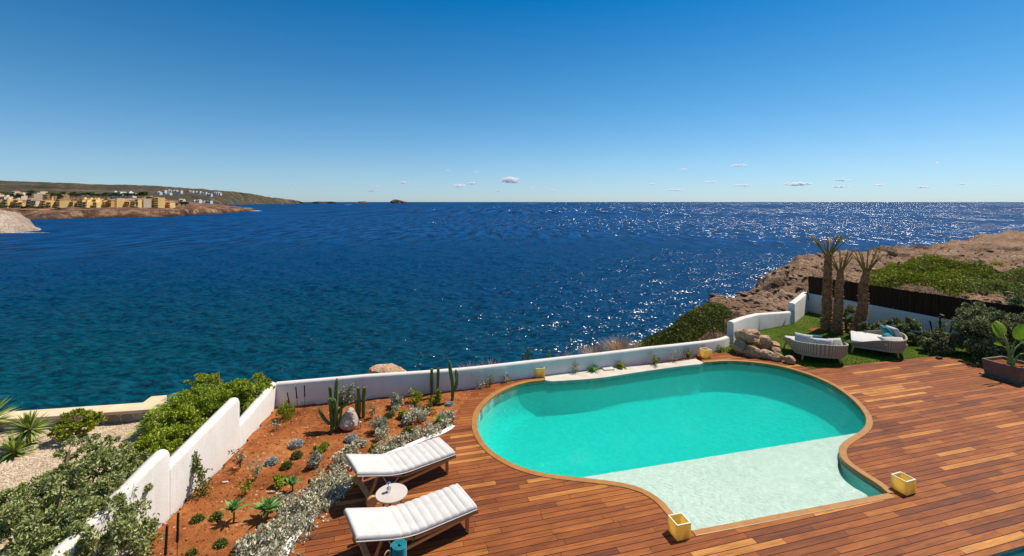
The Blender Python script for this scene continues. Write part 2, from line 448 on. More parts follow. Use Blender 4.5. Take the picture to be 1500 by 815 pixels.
M['cushion_grey'] = fabric('pale_grey_cushion', (0.50, 0.45, 0.40), (0.60, 0.55, 0.50))
M['teal'] = fabric('teal_fabric', (0.006, 0.12, 0.15), (0.012, 0.19, 0.23))
M['towel'] = fabric('teal_towel', (0.006, 0.17, 0.20), (0.015, 0.27, 0.30), 90)
def weave():
    t = NT('grey_rope_weave'); p = t.coord('UV')
    sx = t.new('ShaderNodeSeparateXYZ'); t.l.new(p, sx.inputs[0])
    s = t.math('SINE', t.math('MULTIPLY', sx.outputs[0], 760)); v = t.math('MULTIPLY_ADD', s, 0.5, 0.5)
    return t.set(color=t.ramp(v, [(0.1, (0.21, 0.19, 0.135)), (0.6, (0.40, 0.37, 0.275))]), rough=0.8, normal=t.bump(v, 0.7, 0.01), spec=0.2)
M['weave'] = weave()
def wax():
    t = NT('yellow_wax'); p = t.coord('Object')
    n = t.noise(p, 7, 4, 0.55)
    col = t.ramp(n, [(0.35, (0.92, 0.74, 0.28)), (0.65, (0.90, 0.60, 0.12))])
    t.set(color=col, rough=0.42, sss=0.3, ssss=0.03, sssr=(1.0, 0.6, 0.2), spec=0.4, normal=t.bump(n, 0.15, 0.01))
    tr = t.new('ShaderNodeBsdfTranslucent'); tr.inputs[0].default_value = (1.0, 0.80, 0.30, 1)
    mx = t.new('ShaderNodeMixShader'); mx.inputs[0].default_value = 0.62
    t.l.new(t.b.outputs[0], mx.inputs[1]); t.l.new(tr.outputs[0], mx.inputs[2]); t.l.new(mx.outputs[0], t.out.inputs[0])
    return t.m
M['wax'] = wax(); M['shelf_plaster'] = mat_var('shelf_plaster', [(0.3, (0.66, 0.66, 0.57)), (0.7, (0.71, 0.70, 0.61))], 3, .7, .05)
M['wax_rim'] = mat_var('pale_wax_rim', [(0.3, (0.75, 0.68, 0.45)), (0.7, (0.82, 0.76, 0.56))], 10, 0.45, 0.1)
M['table_top'] = mat_var('beige_table_top', [(0.3, (0.56, 0.48, 0.40)), (0.7, (0.63, 0.55, 0.47))], 4, 0.4, 0.05)
M['steel'] = NT('polished_steel').set(color=(0.7, 0.7, 0.7), metal=1.0, rough=0.25)
M['planter'] = mat_var('brown_planter', [(0.3, (0.13, 0.085, 0.058)), (0.7, (0.22, 0.15, 0.105))], 3, 0.6, 0.3)
M['basket'] = mat_var('rattan', [(0.3, (0.42, 0.28, 0.14)), (0.7, (0.60, 0.44, 0.26))], 30, 0.7, 0.8)
def fencem():
    t = NT('brown_heather_fence'); p = t.mapping(t.pos(), scale=(28, 28, 1.2))
    n = t.noise(p, 1.0, 6, 0.7)
    return t.set(color=t.ramp(n, [(0.3, (0.022, 0.012, 0.007)), (0.7, (0.085, 0.045, 0.026))]), rough=0.95, normal=t.bump(n, 1.0, 0.04), spec=0.05)
M['fence'] = fencem()
def stonewall():
    t = NT('rubble_stone_wall'); p = t.mapping(t.pos(), scale=(1, 1, 1.3))
    c = t.voro(p, 3.4, out='Color'); sp = t.new('ShaderNodeSeparateColor'); t.l.new(c, sp.inputs[0])
    e = t.voro(p, 3.4, 'DISTANCE_TO_EDGE')
    col = t.ramp(sp.outputs[0], [(0, (0.30, 0.23, 0.17)), (1, (0.48, 0.38, 0.28))])
    col = t.mix(t.ramp(e, [(0.0, 1.0), (0.07, 0.0)]), col, (0.58, 0.50, 0.40))
    return t.set(color=col, rough=0.9, normal=t.bump(t.math('ADD', t.ramp(e, [(0, 0), (0.1, 1)]), t.noise(p, 20)), 0.6, 0.02), spec=0.1)
M['stone_wall'] = stonewall()
# ------------------------------------------------------------------ sea
SEA = -11.0
def structure(o): return tag(o, kind='structure')

def sea_material():
    t = NT('sea_water'); p = t.pos()
    sx = t.new('ShaderNodeSeparateXYZ'); t.l.new(p, sx.inputs[0]); X, Y = sx.outputs[0], sx.outputs[1]
    # shallow sandy bay in front of the garden, deep water outside: distance from a point off the left shore
    dx = t.math('ADD', X, 60.0); dy = t.math('SUBTRACT', Y, 10.0)
    d = t.math('SQRT', t.math('ADD', t.math('MULTIPLY', dx, dx), t.math('MULTIPLY', t.math('MULTIPLY', dy, dy), 1.3)))
    n = t.noise(p, 0.012, 4, 0.55)
    dd = t.math('ADD', d, t.math('MULTIPLY', t.math('SUBTRACT', n, 0.5), 60.0))
    col = t.ramp(t.math('DIVIDE', dd, 260.0), [(0.10, (0.0, 0.085, 0.100)), (0.22, (0.0, 0.064, 0.110)), (0.40, (0.0, 0.060, 0.165)), (1.0, (0.0, 0.068, 0.220))])
    # wind chop: facet slopes, coarser wave groups further out where single ripples merge
    dist = t.math('SQRT', t.math('ADD', t.math('MULTIPLY', X, X), t.math('MULTIPLY', Y, Y)))
    bands = [((3.6, 2.9), None), ((1.0, 0.10), (150, 230)), ((0.34, 0.010), (420, 700)), ((0.10, 0.0008), (1400, 2400))]
    vec = None; pat = None
    for (kx, ky), rg in bands:
        mp = t.mapping(p, rot=(0, 0, R(4) if rg is None else 0), scale=(kx, ky, 0.0))
        nn = t.new('ShaderNodeTexNoise'); t.l.new(mp, nn.inputs['Vector']); nn.inputs['Scale'].default_value = 1; nn.inputs['Detail'].default_value = 3; nn.inputs['Roughness'].default_value = 0.7
        mp2 = t.mapping(p, loc=(7, 3, 0), rot=(0, 0, R(6) if rg is None else 0), scale=(kx * 0.22, ky * 0.5, 0.0))
        n2 = t.noise(mp2, 1.0, 5, 0.68, 0.0)
        if rg is None: vec, pat = nn.outputs['Color'], n2
        else:
            f = t.new('ShaderNodeMapRange'); f.inputs[1].default_value, f.inputs[2].default_value = rg; t.l.new(dist, f.inputs[0])
            vec = t.mix(f.outputs[0], vec, nn.outputs['Color'])
            mm_ = t.new('ShaderNodeMix'); t.l.new(f.outputs[0], mm_.inputs[0]); t.l.new(pat, mm_.inputs[2]); t.l.new(n2, mm_.inputs[3]); pat = mm_.outputs[0]
    col = t.mix(t.ramp(pat, [(0.40, 0.0), (0.60, 1.0)]), col, t.mix(0.74, col, (0.0, 0.003, 0.012)))  # shading of the wave faces put into the diffuse colour as dark streaks
    far_ = t.new('ShaderNodeMapRange'); far_.inputs[1].default_value, far_.inputs[2].default_value, far_.inputs[3].default_value, far_.inputs[4].default_value = 120, 400, 1.0, 1.85; t.l.new(dist, far_.inputs[0])
    sub = t.new('ShaderNodeVectorMath', operation='SUBTRACT'); t.l.new(vec, sub.inputs[0]); sub.inputs[1].default_value = (0.5, 0.5, 0.5)
    scl = t.new('ShaderNodeVectorMath', operation='MULTIPLY'); t.l.new(sub.outputs[0], scl.inputs[0]); scl.inputs[1].default_value = (2.25, 2.7, 0.0)
    sc2 = t.new('ShaderNodeVectorMath', operation='SCALE'); t.l.new(scl.outputs[0], sc2.inputs[0]); t.l.new(far_.outputs[0], sc2.inputs['Scale'])
    gn = t.new('ShaderNodeNewGeometry')
    ad = t.new('ShaderNodeVectorMath', operation='ADD'); t.l.new(gn.outputs['Normal'], ad.inputs[0]); t.l.new(sc2.outputs[0], ad.inputs[1])
    nm = t.new('ShaderNodeVectorMath', operation='NORMALIZE'); t.l.new(ad.outputs[0], nm.inputs[0]); nb = nm.outputs[0]
    bp = t.bump(t.noise(t.mapping(p, rot=(0, 0, R(8)), scale=(0.55, 1.0, 1.0)), 1.6, 5, 0.62, 0.3), 1.0, 0.5)
    df = t.new('ShaderNodeBsdfDiffuse'); t.l.new(col, df.inputs[0]); t.l.new(bp, df.inputs['Normal'])
    gl = t.new('ShaderNodeBsdfGlossy'); gl.inputs['Roughness'].default_value = 0.21; t.l.new(nb, gl.inputs['Normal'])
    # slopes of a rough sea cap its mean reflectance at grazing angles
    fr = t.new('ShaderNodeFresnel'); fr.inputs['IOR'].default_value = 1.33; t.l.new(bp, fr.inputs['Normal'])
    k_ = t.math('MINIMUM', fr.outputs[0], 0.085)
    mx = t.new('ShaderNodeMixShader'); t.l.new(k_, mx.inputs[0]); t.l.new(df.outputs[0], mx.inputs[1]); t.l.new(gl.outputs[0], mx.inputs[2])
    t.l.new(mx.outputs[0], t.out.inputs[0])
    return t.m
M['sea'] = sea_material()

def build_sea():
    rs = [24.0]
    while rs[-1] < 3000: rs.append(rs[-1] + max(0.2, rs[-1] ** 2 / 10672 * 0.8))
    while rs[-1] < 70000: rs.append(rs[-1] * 1.12)
    rs = np.array(rs); th = np.arange(R(-62), R(62), 0.0026)
    RR, TH = np.meshgrid(rs, th, indexing='ij')
    X = RR * np.sin(TH); Y = RR * np.cos(TH); Z = np.zeros_like(X)
    g = np.random.default_rng(3)
    sp = np.maximum(np.gradient(rs)[:, None] * np.ones_like(TH), RR * 0.0026)
    for i in range(46):
        lam = 0.7 * (9 / 0.7) ** (i / 45.0) * g.uniform(0.9, 1.1)
        ang = R(90) + g.normal(0, 0.55) - 0.25
        k = 2 * math.pi / lam; amp = 0.0062 * lam
        fade = np.clip((lam / sp - 2.2) / 1.5, 0, 1)
        ph = k * (X * math.cos(ang) + Y * math.sin(ang)) + g.uniform(0, 6.28)
        s = np.sin(ph); Z += fade * amp * (s - 0.25 * np.cos(2 * ph))
    Z *= 0.75 + 0.6 * vnoise(X / 14, Y / 14, 5)
    Z += SEA
    V = np.stack([X, Y, Z], -1).reshape(-1, 3)
    n, m = X.shape; idx = np.arange(n * m).reshape(n, m)
    Fq = np.stack([idx[:-1, :-1], idx[:-1, 1:], idx[1:, 1:], idx[1:, :-1]], -1).reshape(-1, 4)[:, ::-1]
    o = np_mesh('sea', V, Fq, M['sea'], smooth=True)
    structure(o)
    # the rest of the sea round the viewer, calm and coarse
    mb = MB(); N = 40; vs = []; fs = []
    th2 = np.linspace(R(61.5), R(298.5), N)
    for t_ in th2:
        for r in (24, 300, 5000, 70000): vs.append((r * math.sin(t_), r * math.cos(t_), SEA - 0.05))
    for i in range(N - 1):
        for j in range(3): a = i * 4 + j; fs.append((a, a + 1, a + 5, a + 4))
    mb.add(vs, fs); structure(mb.build('sea', M['sea']))
build_sea()

# ------------------------------------------------------------------ outlines (world, from points measured on the ground)
def W(pts, h=0.0): return [at(x, y, h) for x, y in pts]
def catmull(P, n=8):
    P = [Vector(p) for p in P]; out = []
    for i in range(len(P) - 1):
        a = P[i - 1] if i else P[i] * 2 - P[i + 1]; b, c = P[i], P[i + 1]
        d = P[i + 2] if i + 2 < len(P) else P[i + 1] * 2 - P[i]
        for k in range(n):
            t = k / n
            out.append(0.5 * ((2 * b) + (c - a) * t + (2 * a - 5 * b + 4 * c - d) * t * t + (3 * b - a - 3 * c + d) * t ** 3))
    out.append(P[-1]); return out
poolA = catmull(W([(799, 557), (775, 560), (752, 566), (725, 579), (705, 598), (698.5, 618), (704, 640), (721, 661), (750, 679), (783, 690.5), (815.6, 696.5), (865, 702), (910, 708), (943, 717.6), (967.7, 732.8), (985, 751), (1000, 768), (1013, 778)]), 6)
poolC = catmull(W([(1301, 723), (1283, 708.5), (1257, 692), (1236, 676), (1229.5, 665), (1230.5, 654), (1240, 645), (1256, 635), (1266, 625.5), (1268.5, 615), (1263, 602), (1246.5, 584), (1218, 564), (1181, 548), (1138, 536), (1100, 530.8), (1065, 529), (1031, 531)]), 6)
poolD = catmull(W([(1031, 533), (1000, 536), (945, 543.5), (884, 552.7), (840, 556.5), (801, 558.8)]), 5)[1:-1]
POOL = [(p.x, p.y) for p in poolA + poolC + poolD]
LEFT_EDGE = catmull(W([(776.7, 543), (746, 551), (718, 559), (699, 568.5), (684, 585), (670, 603), (662, 620), (645, 632), (620, 641), (596, 651), (572, 661), (550, 672), (530, 687), (510, 705), (488, 727), (470, 740), (451, 757), (425, 787), (409, 812), (396, 845), (385, 890)]), 5)
RING_R = catmull(W([(1020, 519.5), (1043, 516.8), (1083, 518.5), (1123, 523.5), (1148, 528.5), (1168, 534), (1189, 541)]), 5)
DECK_TOP = W([(1384, 520.7), (1446, 536.7)])
DECK = [(p.x, p.y) for p in RING_R + DECK_TOP] + [(17.4, 5.0), (17.9, 2.5), (-2.6, 2.5)] + [(p.x, p.y) for p in reversed(LEFT_EDGE)] + [(p.x, p.y) for p in poolA + poolC]

def inside(X, Y, poly):
    X = np.asarray(X, float); Y = np.asarray(Y, float); r = np.zeros(X.shape, bool)
    n = len(poly)
    for i in range(n):
        x1, y1 = poly[i][:2]; x2, y2 = poly[(i + 1) % n][:2]
        if y1 == y2: continue
        c = ((y1 > Y) != (y2 > Y)) & (X < (x2 - x1) * (Y - y1) / (y2 - y1) + x1)
        r ^= c
    return r
def sdist(X, Y, poly, closed=True):
    d = np.full(np.shape(X), 1e9); n = len(poly)
    for i in range(n if closed else n - 1):
        x1, y1 = poly[i][:2]; x2, y2 = poly[(i + 1) % n][:2]
        dx, dy = x2 - x1, y2 - y1; L = dx * dx + dy * dy + 1e-12
        t = np.clip(((X - x1) * dx + (Y - y1) * dy) / L, 0, 1)
        d = np.minimum(d, np.hypot(X - x1 - t * dx, Y - y1 - t * dy))
    return d

def slab(name, outer, ztop, zbot, mat, holes=(), parent=None, bevel=0.0):
    """flat slab with holes, walls on every edge"""
    bm = bmesh.new()
    edges = []
    for loop in [outer] + list(holes):
        vs = [bm.verts.new((p[0], p[1], ztop)) for p in loop]
        for i in range(len(vs)): edges.append(bm.edges.new((vs[i], vs[(i + 1) % len(vs)])))
    bmesh.ops.triangle_fill(bm, use_beauty=True, use_dissolve=False, edges=edges, normal=(0, 0, 1))
    for f in bm.faces:
        if f.normal.z < 0: f.normal_flip()
    if zbot is not None:
        r = bmesh.ops.extrude_edge_only(bm, edges=[e for e in bm.edges if len(e.link_faces) == 1])
        for g in r['geom']:
            if isinstance(g, bmesh.types.BMVert): g.co.z = zbot
        bmesh.ops.recalc_face_normals(bm, faces=bm.faces)
    me = bpy.data.meshes.new(name); bm.to_mesh(me); bm.free(); me.materials.append(mat)
    return link(bpy.data.objects.new(name, me), parent)

e15 = Vector((math.cos(R(15)), math.sin(R(15)))); n15 = Vector((-e15.y, e15.x))
j0 = Vector((6.71, 6.43)) - e15 * 2.6
JAC = [tuple(j0), tuple(j0 + e15 * 7), tuple(j0 + e15 * 7 - n15 * 2.6), tuple(j0 - n15 * 2.6)]
deck = slab('deck', DECK, 0.0, -0.10, M['deck'], [JAC])
structure(deck)

def offset_line(P, d):
    out = []
    for i, p in enumerate(P):
        a = P[max(i - 1, 0)]; b = P[min(i + 1, len(P) - 1)]
        t = Vector((b[0] - a[0], b[1] - a[1])).normalized()
        out.append(Vector((p[0] - t.y * d, p[1] + t.x * d)))
    return out
def strip(name, P, d0, d1, z0, z1, mat, parent=None, bevel=0.012):
    """solid band that follows a line: offsets d0..d1, from z0 up to z1, rounded upper edges"""
    rows = []; b = bevel
    s = 1 if d1 > d0 else -1
    prof = [(d0, z0), (d0, z1 - b), (d0 + s * b * 0.3, z1 - b * 0.3), (d0 + s * b, z1), (d1 - s * b, z1), (d1 - s * b * 0.3, z1 - b * 0.3), (d1, z1 - b), (d1, z0)]
    k = len(prof); vs = []; offs = [offset_line(P, q[0]) for q in prof]
    for i in range(len(P)):
        for j in range(k): vs.append((offs[j][i].x, offs[j][i].y, prof[j][1]))
    fs = []
    for i in range(len(P) - 1):
        for j in range(k - 1): a = i * k + j; fs.append((a, a + 1, a + k + 1, a + k))
    fs.append(tuple(range(k))); fs.append(tuple(range((len(P) - 1) * k, len(P) * k))[::-1])
    m = MB(); m.add(vs, fs); return m.build(name, mat, parent)

pool = thing('swimming_pool', 'kidney shaped turquoise swimming pool with a pale shallow shelf, let into the wooden deck', 'pool')
A2 = [(p.x, p.y) for p in poolA]; C2 = [(p.x, p.y) for p in poolC]
strip('coping', A2, 0.004, -0.125, -0.05, 0.014, M['coping'], pool)
strip('coping', C2, 0.004, -0.125, -0.05, 0.014, M['coping'], pool)
fr = [A2[-1], C2[0]]
strip('coping', fr, 0.004, -0.115, -0.05, 0.010, M['coping'], pool)

def pool_shell_material(name, col):
    t = NT(name); p = t.pos(); n = t.noise(p, 60, 3, 0.6); b = t.noise(p, 1.2, 3, 0.5)
    return t.set(color=t.mix(0.5, col, t.mix(1.0, col, t.ramp(n, [(0.3, (0.86,) * 3), (0.7, (1.1,) * 3)]), 'MULTIPLY')), rough=0.6)
M['pool_plaster'] = pool_shell_material('pool_plaster', (0.76, 0.74, 0.66))
def water_material(name, dens, colr, ripple=1.0):
    t = NT(name); p = t.pos()
    a = t.noise(p, 11.0, 3, 0.55, 0.6); b = t.noise(p, 30.0, 3, 0.6, 0.8)
    h = t.math('ADD', t.math('MULTIPLY', a, 1.0), t.math('MULTIPLY', b, 0.45))
    nb = t.bump(h, 0.8 * ripple, 0.035)
    # sun dapple of the ripples painted as a cell pattern in the transparent colour
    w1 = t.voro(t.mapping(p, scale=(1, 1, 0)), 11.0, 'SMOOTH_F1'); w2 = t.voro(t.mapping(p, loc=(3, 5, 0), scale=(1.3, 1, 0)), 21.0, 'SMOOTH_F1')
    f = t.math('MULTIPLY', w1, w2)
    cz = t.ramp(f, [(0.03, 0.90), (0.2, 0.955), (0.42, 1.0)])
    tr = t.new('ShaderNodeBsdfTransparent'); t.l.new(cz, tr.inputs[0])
    gl = t.new('ShaderNodeBsdfGlossy'); gl.inputs['Roughness'].default_value = 0.03; t.l.new(nb, gl.inputs['Normal'])
    fr_ = t.new('ShaderNodeFresnel'); fr_.inputs['IOR'].default_value = 1.33; t.l.new(nb, fr_.inputs['Normal'])
    mx = t.new('ShaderNodeMixShader'); t.l.new(t.math('MULTIPLY', fr_.outputs[0], 0.8), mx.inputs[0])
    t.l.new(tr.outputs[0], mx.inputs[1]); t.l.new(gl.outputs[0], mx.inputs[2]); t.l.new(mx.outputs[0], t.out.inputs[0])
    va = t.new('ShaderNodeVolumeAbsorption'); va.inputs['Color'].default_value = (*colr, 1); va.inputs['Density'].default_value = dens
    vsc = t.new('ShaderNodeVolumeScatter'); vsc.inputs['Color'].default_value = (0.25, 1.0, 0.98, 1); vsc.inputs['Density'].default_value = 0.20
    ads = t.new('ShaderNodeAddShader'); t.l.new(va.outputs[0], ads.inputs[0]); t.l.new(vsc.outputs[0], ads.inputs[1])
    t.l.new(ads.outputs[0], t.out.inputs['Volume'])
    return t.m
M['pool_water'] = water_material('pool_water', 2.0, (0.0, 0.945, 0.93))

# shell: vertical wall under the rim, sloping to the floor in the deep part; shelf just under water
WL = -0.075
sL, sR = at(815.6, 696.5), at(1266.5, 626)                 # ends of the shelf line
iA = min(range(len(A2)), key=lambda i: (Vector(A2[i]) - sL.xy).length)
iC = min(range(len(C2)), key=lambda i: (Vector(C2[i]) - sR.xy).length)
deep = [Vector(q) for q in C2[iC:] + [(p.x, p.y) for p in poolD] + A2[:iA + 1]]
shelf = [Vector(q) for q in A2[iA:] + C2[:iC + 1]]
cen = sum(deep, Vector((0, 0))) / len(deep)
def floor_pt(q, f, z):
    p = cen + (q - cen) * f
    return (p.x, p.y, z)
rings = [(1.0, -0.02, 0), (1.0, -0.30, 0), (0.99, -0.50, 1), (0.97, -0.66, 1), (0.94, -0.77, 1), (0.90, -0.84, 1), (0.86, -0.875, 1)]
vs = []; nR = len(deep)
sd = (sR.xy - sL.xy).normalized(); sn = Vector((-sd.y, sd.x))
for f, z, _ in rings:
    for q in deep:
        p = cen + (q - cen) * f
        # stay on the deep side of the shelf face
        dd = (p - sL.xy).dot(sn)
        if dd < 0.0: p = p - sn * dd
        dq = (q - sL.xy).dot(sn)
        vs.append((p.x, p.y, z))
fs = []
for r in range(len(rings) - 1):
    for i in range(nR):
        a = r * nR + i; b = r * nR + (i + 1) % nR
        if i == nR - 1: continue
        fs.append((a, b, b + nR, a + nR))
m = MB(); m.add(vs, fs)
last = [Vector(v) for v in vs[(len(rings) - 1) * nR:]]
m.add([(*sL.xy, -0.112), (*sR.xy, -0.112), (*sR.xy, -0.86), (*sL.xy, -0.86)], [(0, 1, 2, 3)])
dp = slab('basin', [tuple(cen + (q - cen) * 1.02) for q in deep], -0.862, None, M['pool_plaster'], parent=pool)
wl_ = m.build('basin_wall', M['pool_plaster'], pool, smooth=True)
# trench in the shelf along the right coping
trn = catmull([at(x, y, -0.13) for x, y in [(1229, 672), (1227, 684), (1233, 700), (1248, 714), (1262, 722), (1270, 727)]], 5)
trn2 = [(p.x, p.y) for p in trn]
jn = at(1290, 722)
cseg = [C2[i] for i in range(0, len(C2)) if C2[i][1] < trn2[0][1] + 0.05 and i < 40]
shelf_poly = A2[iA:] + [tuple(Vector(C2[0]) * 0.90 + Vector(A2[-1]) * 0.10)] + trn2[::-1] + [C2[i] for i in range(len(cseg), iC + 1)]
slab('shelf', shelf_poly, -0.112, -0.6, M['shelf_plaster'], parent=pool)
slab('shelf_floor', [tuple(q) for q in shelf], -0.42, None, M['pool_plaster'], parent=pool)
strip('step', [(A2[-1][0] + 0.02, A2[-1][1] + 0.0), tuple(Vector(C2[0]) * 0.87 + Vector(A2[-1]) * 0.13)], 0.0, 0.11, -0.3, -0.079, M['shelf_plaster'], pool)
# vertical rim wall all round
m = MB(); P_ = POOL; k = len(P_)
m.add([(x, y, -0.012) for x, y in P_] + [(x, y, -0.5) for x, y in P_], [(i, (i + 1) % k, (i + 1) % k + k, i + k) for i in range(k)])
m.build('rim_wall', M['pool_plaster'], pool)
pc = Vector((sum(p[0] for p in POOL) / k, sum(p[1] for p in POOL) / k))
def grow(P, d):
    o = offset_line(P + [P[0]], d)[:-1]; return [tuple(p) for p in o]
wp = grow(POOL, -0.03)
wo = slab('water', wp, WL, -1.3, M['pool_water'], parent=pool)
bm = bmesh.new(); bm.from_mesh(wo.data)
be = [e for e in bm.edges if len(e.link_faces) == 1]
bmesh.ops.holes_fill(bm, edges=be, sides=0) if False else bmesh.ops.triangle_fill(bm, use_beauty=True, edges=be)
bmesh.ops.recalc_face_normals(bm, faces=bm.faces); bm.to_mesh(wo.data); bm.free()
# limestone overflow ledge behind
D2 = [(p.x, p.y) for p in poolD]
ledge = [A2[0]] + D2[::-1] + [C2[-1]] + [tuple(at(x, y).xy) for x, y in [(1019, 525.7), (985, 530.5), (940, 535.5), (887, 540.5), (840, 545), (797, 548.6)]]
slab('overflow_ledge', ledge, -0.006, -0.14, M['stone_coping'], parent=pool)

jac = thing('plunge_pool', 'small square teal pool at the edge of the wooden deck', 'pool')
m = MB(); jp = [Vector(q) for q in JAC]
m.add([(q.x, q.y, 0.0) for q in jp] + [(q.x, q.y, -0.8) for q in jp], [(0, 1, 5, 4), (1, 2, 6, 5), (2, 3, 7, 6), (3, 0, 4, 7), (4, 5, 6, 7)])
m.build('basin', M['pool_plaster'], jac)
M['plunge_water'] = water_material('plunge_water', 2.6, (0.0, 0.80, 0.82))
m = MB(); g_ = 0.01
m.box((sum(q.x for q in jp) / 4, sum(q.y for q in jp) / 4, -0.55), (7.02, 2.62, 1.0), R(15))
m.build('water', M['plunge_water'], jac)

# ------------------------------------------------------------------ grounds
def ground_grid(name, x0, x1, y0, y1, step, keep, zf, mat):
    xs = np.arange(x0, x1, step); ys = np.arange(y0, y1, step)
    X, Y = np.meshgrid(xs, ys, indexing='ij'); Z = zf(X, Y)
    n, k = X.shape; idx = np.arange(n * k).reshape(n, k)
    Fq = np.stack([idx[:-1, :-1], idx[1:, :-1], idx[1:, 1:], idx[:-1, 1:]], -1).reshape(-1, 4)
    kv = keep(X, Y).ravel()
    Fq = Fq[kv[Fq].all(1)]
    used = np.unique(Fq); remap = -np.ones(n * k, int); remap[used] = np.arange(len(used))
    V = np.stack([X, Y, Z], -1).reshape(-1, 3)[used]
    return np_mesh(name, V, remap[Fq], mat, smooth=True)

WALL_BACK = [(-5.87, 11.36), (-3.78, 11.78), (-1.4, 12.35), (1.01, 13.22), (2.7, 13.78), (4.3, 14.36), (5.7, 14.9), (6.95, 15.45), (7.72, 16.1)]
LAWN_WALL = [(7.72, 16.1), (8.6, 17.0), (9.6, 17.85), (11.2, 18.65), (11.75, 19.05), (13.45, 20.9)]
FENCE_L = [(13.45, 20.9), (14.3, 19.5), (16.3, 16.3), (18.6, 12.6), (21.0, 8.9)]
LWALL = [(-5.87, 11.36), (-5.66, 9.45), (-5.53, 7.33), (-5.50, 6.4), (-5.50, 4.5)]
GARDEN = LWALL[::-1] + WALL_BACK + LAWN_WALL[1:] + FENCE_L[1:] + [(22, 2), (-5.5, 2)]
pool_plus = grow(POOL, -0.02)
def keep_soil(X, Y):
    k = inside(X, Y, GARDEN) & (X < 8.2)
    k &= ~inside(X, Y, POOL) & ~(inside(X, Y, DECK) & (sdist(X, Y, DECK) > 0.12))
    return k
soil_z = lambda X, Y: -0.075 + 0.09 * (fbm(X * 0.9, Y * 0.9, 11) - 0.5) * np.clip(sdist(X, Y, DECK) * 2, 0, 1) + 0.035 * (fbm(X * 7, Y * 7, 12) - 0.5)
structure(ground_grid('garden_soil', -5.9, 8.3, 2.6, 16.6, 0.07, keep_soil, soil_z, M['soil']))
LAWN = [(p.x, p.y) for p in RING_R] + [(DECK_TOP[0].x, DECK_TOP[0].y), (DECK_TOP[1].x, DECK_TOP[1].y), (17.4, 5.0), (22, 6)] + FENCE_L[::-1] + LAWN_WALL[::-1] + [(6.9, 15.4)]
lawn_z = lambda X, Y: -0.02 + 0.03 * fbm(X * .7, Y * .7, 4)
structure(ground_grid('lawn', 5, 21, 5, 21.3, 0.1, lambda X, Y: inside(X, Y, grow(LAWN, -0.06)), lambda X, Y: lawn_z(X, Y) - 0.06 * (sdist(X, Y, DECK) < 0.1), M['lawn']))
gravel_z = lambda X, Y: -0.32 + 0.06 * (fbm(X * .8, Y * .8, 9) - .5) * 2
structure(ground_grid('gravel_garden', -22, -5.4, 2.6, 12.0, 0.1, lambda X, Y: (X < np.interp(Y, [4.5, 7.3, 9.45, 11.4], [-5.5, -5.53, -5.66, -5.87])) & (Y < 11.5 + 0.09 * (X + 5.5)), gravel_z, M['gravel']))

# headland: plateau that breaks off to the sea
COAST = [(-60, 12.4), (-12, 12.8), (-6, 13.0), (-3, 13.3), (0, 14.4), (2.4, 16.2)] + [tuple(at(x, y, -0.6).xy) for x, y in
         [(908, 503), (945, 492), (976, 476), (1006, 461), (1052, 445), (1080, 425), (1104, 417), (1140, 393), (1180, 381), (1220, 377), (1262, 370), (1300, 366), (1360, 362), (1412, 353), (1436, 346), (1500, 342), (1620, 338), (1850, 336)]] + [(200, 60), (200, -30), (-60, -30)]
def head_z(X, Y):
    ins = inside(X, Y, COAST); d = sdist(X, Y, COAST) * np.where(ins, 1, -1)
    wob = (fbm(X * 0.35, Y * 0.35, 21, 5) - 0.5) * 3.0 * np.clip((np.hypot(X, Y) - 14) / 15, 0, 1)
    d = d + wob
    base = np.interp(X, [-10, -3, 3, 8], [-1.5, -1.35, -0.85, -0.55])
    rough = (fbm(X * 0.22, Y * 0.22, 31, 6, 0.55, True) - 0.6) * 1.5 + (fbm(X * 1.4, Y * 1.4, 35, 5, 0.6, True) - 0.6) * 0.7
    tf = fbm(X * 0.14, Y * 0.24, 41, 5) * 14; terr = (np.floor(tf) + np.clip((tf - np.floor(tf)) * 4, 0, 1)) / 14 * 1.3 - 0.65
    amp = np.clip((np.hypot(X, Y) - 17) / 12, 0.12, 1)
    amp = amp * np.clip(sdist(X, Y, GARDEN) / 9, 0.15, 1)
    z = base + (rough + terr * 0.8) * amp
    fall = np.clip((0.5 - d) / 9.0, 0, 1)
    z2 = z - 13.0 * fall ** 1.25 - (fbm(X * 0.6, Y * 0.6, 51, 5, 0.55, True) - 0.5) * 3.0 * np.clip(fall * 4, 0, 1) * (1 - fall)
    z2 -= 3.0 * (inside(X, Y, GARDEN))
    nf = sdist(X, Y, GARDEN)
    z2 = np.where(inside(X, Y, GARDEN), z2, np.where(nf < 1.0, np.minimum(z2, -0.55), z2))
    z2 -= 0.9 * ((X < -5.4) & (Y < 11.6))
    return z2
def build_head():
    rs = [6.0]
    while rs[-1] < 170: rs.append(rs[-1] + max(0.12, rs[-1] ** 2 / 3335 * 0.55))
    rs = np.array(rs); th = np.concatenate([np.arange(R(-75), R(2), 0.012), np.arange(R(2), R(66), 0.0023)])
    RR, TH = np.meshgrid(rs, th, indexing='ij'); X = RR * np.sin(TH); Y = RR * np.cos(TH); Z = head_z(X, Y)
    n, k = X.shape; idx = np.arange(n * k).reshape(n, k)
    Fq = np.stack([idx[:-1, :-1], idx[:-1, 1:], idx[1:, 1:], idx[1:, :-1]], -1).reshape(-1, 4)[:, ::-1]
    zz = Z.ravel()[Fq].max(1); Fq = Fq[zz > SEA - 1.5]
    used = np.unique(Fq); remap = -np.ones(n * k, int); remap[used] = np.arange(len(used))
    structure(np_mesh('rocky_headland', np.stack([X, Y, Z], -1).reshape(-1, 3)[used], remap[Fq], M['rock'], smooth=True))
build_head()

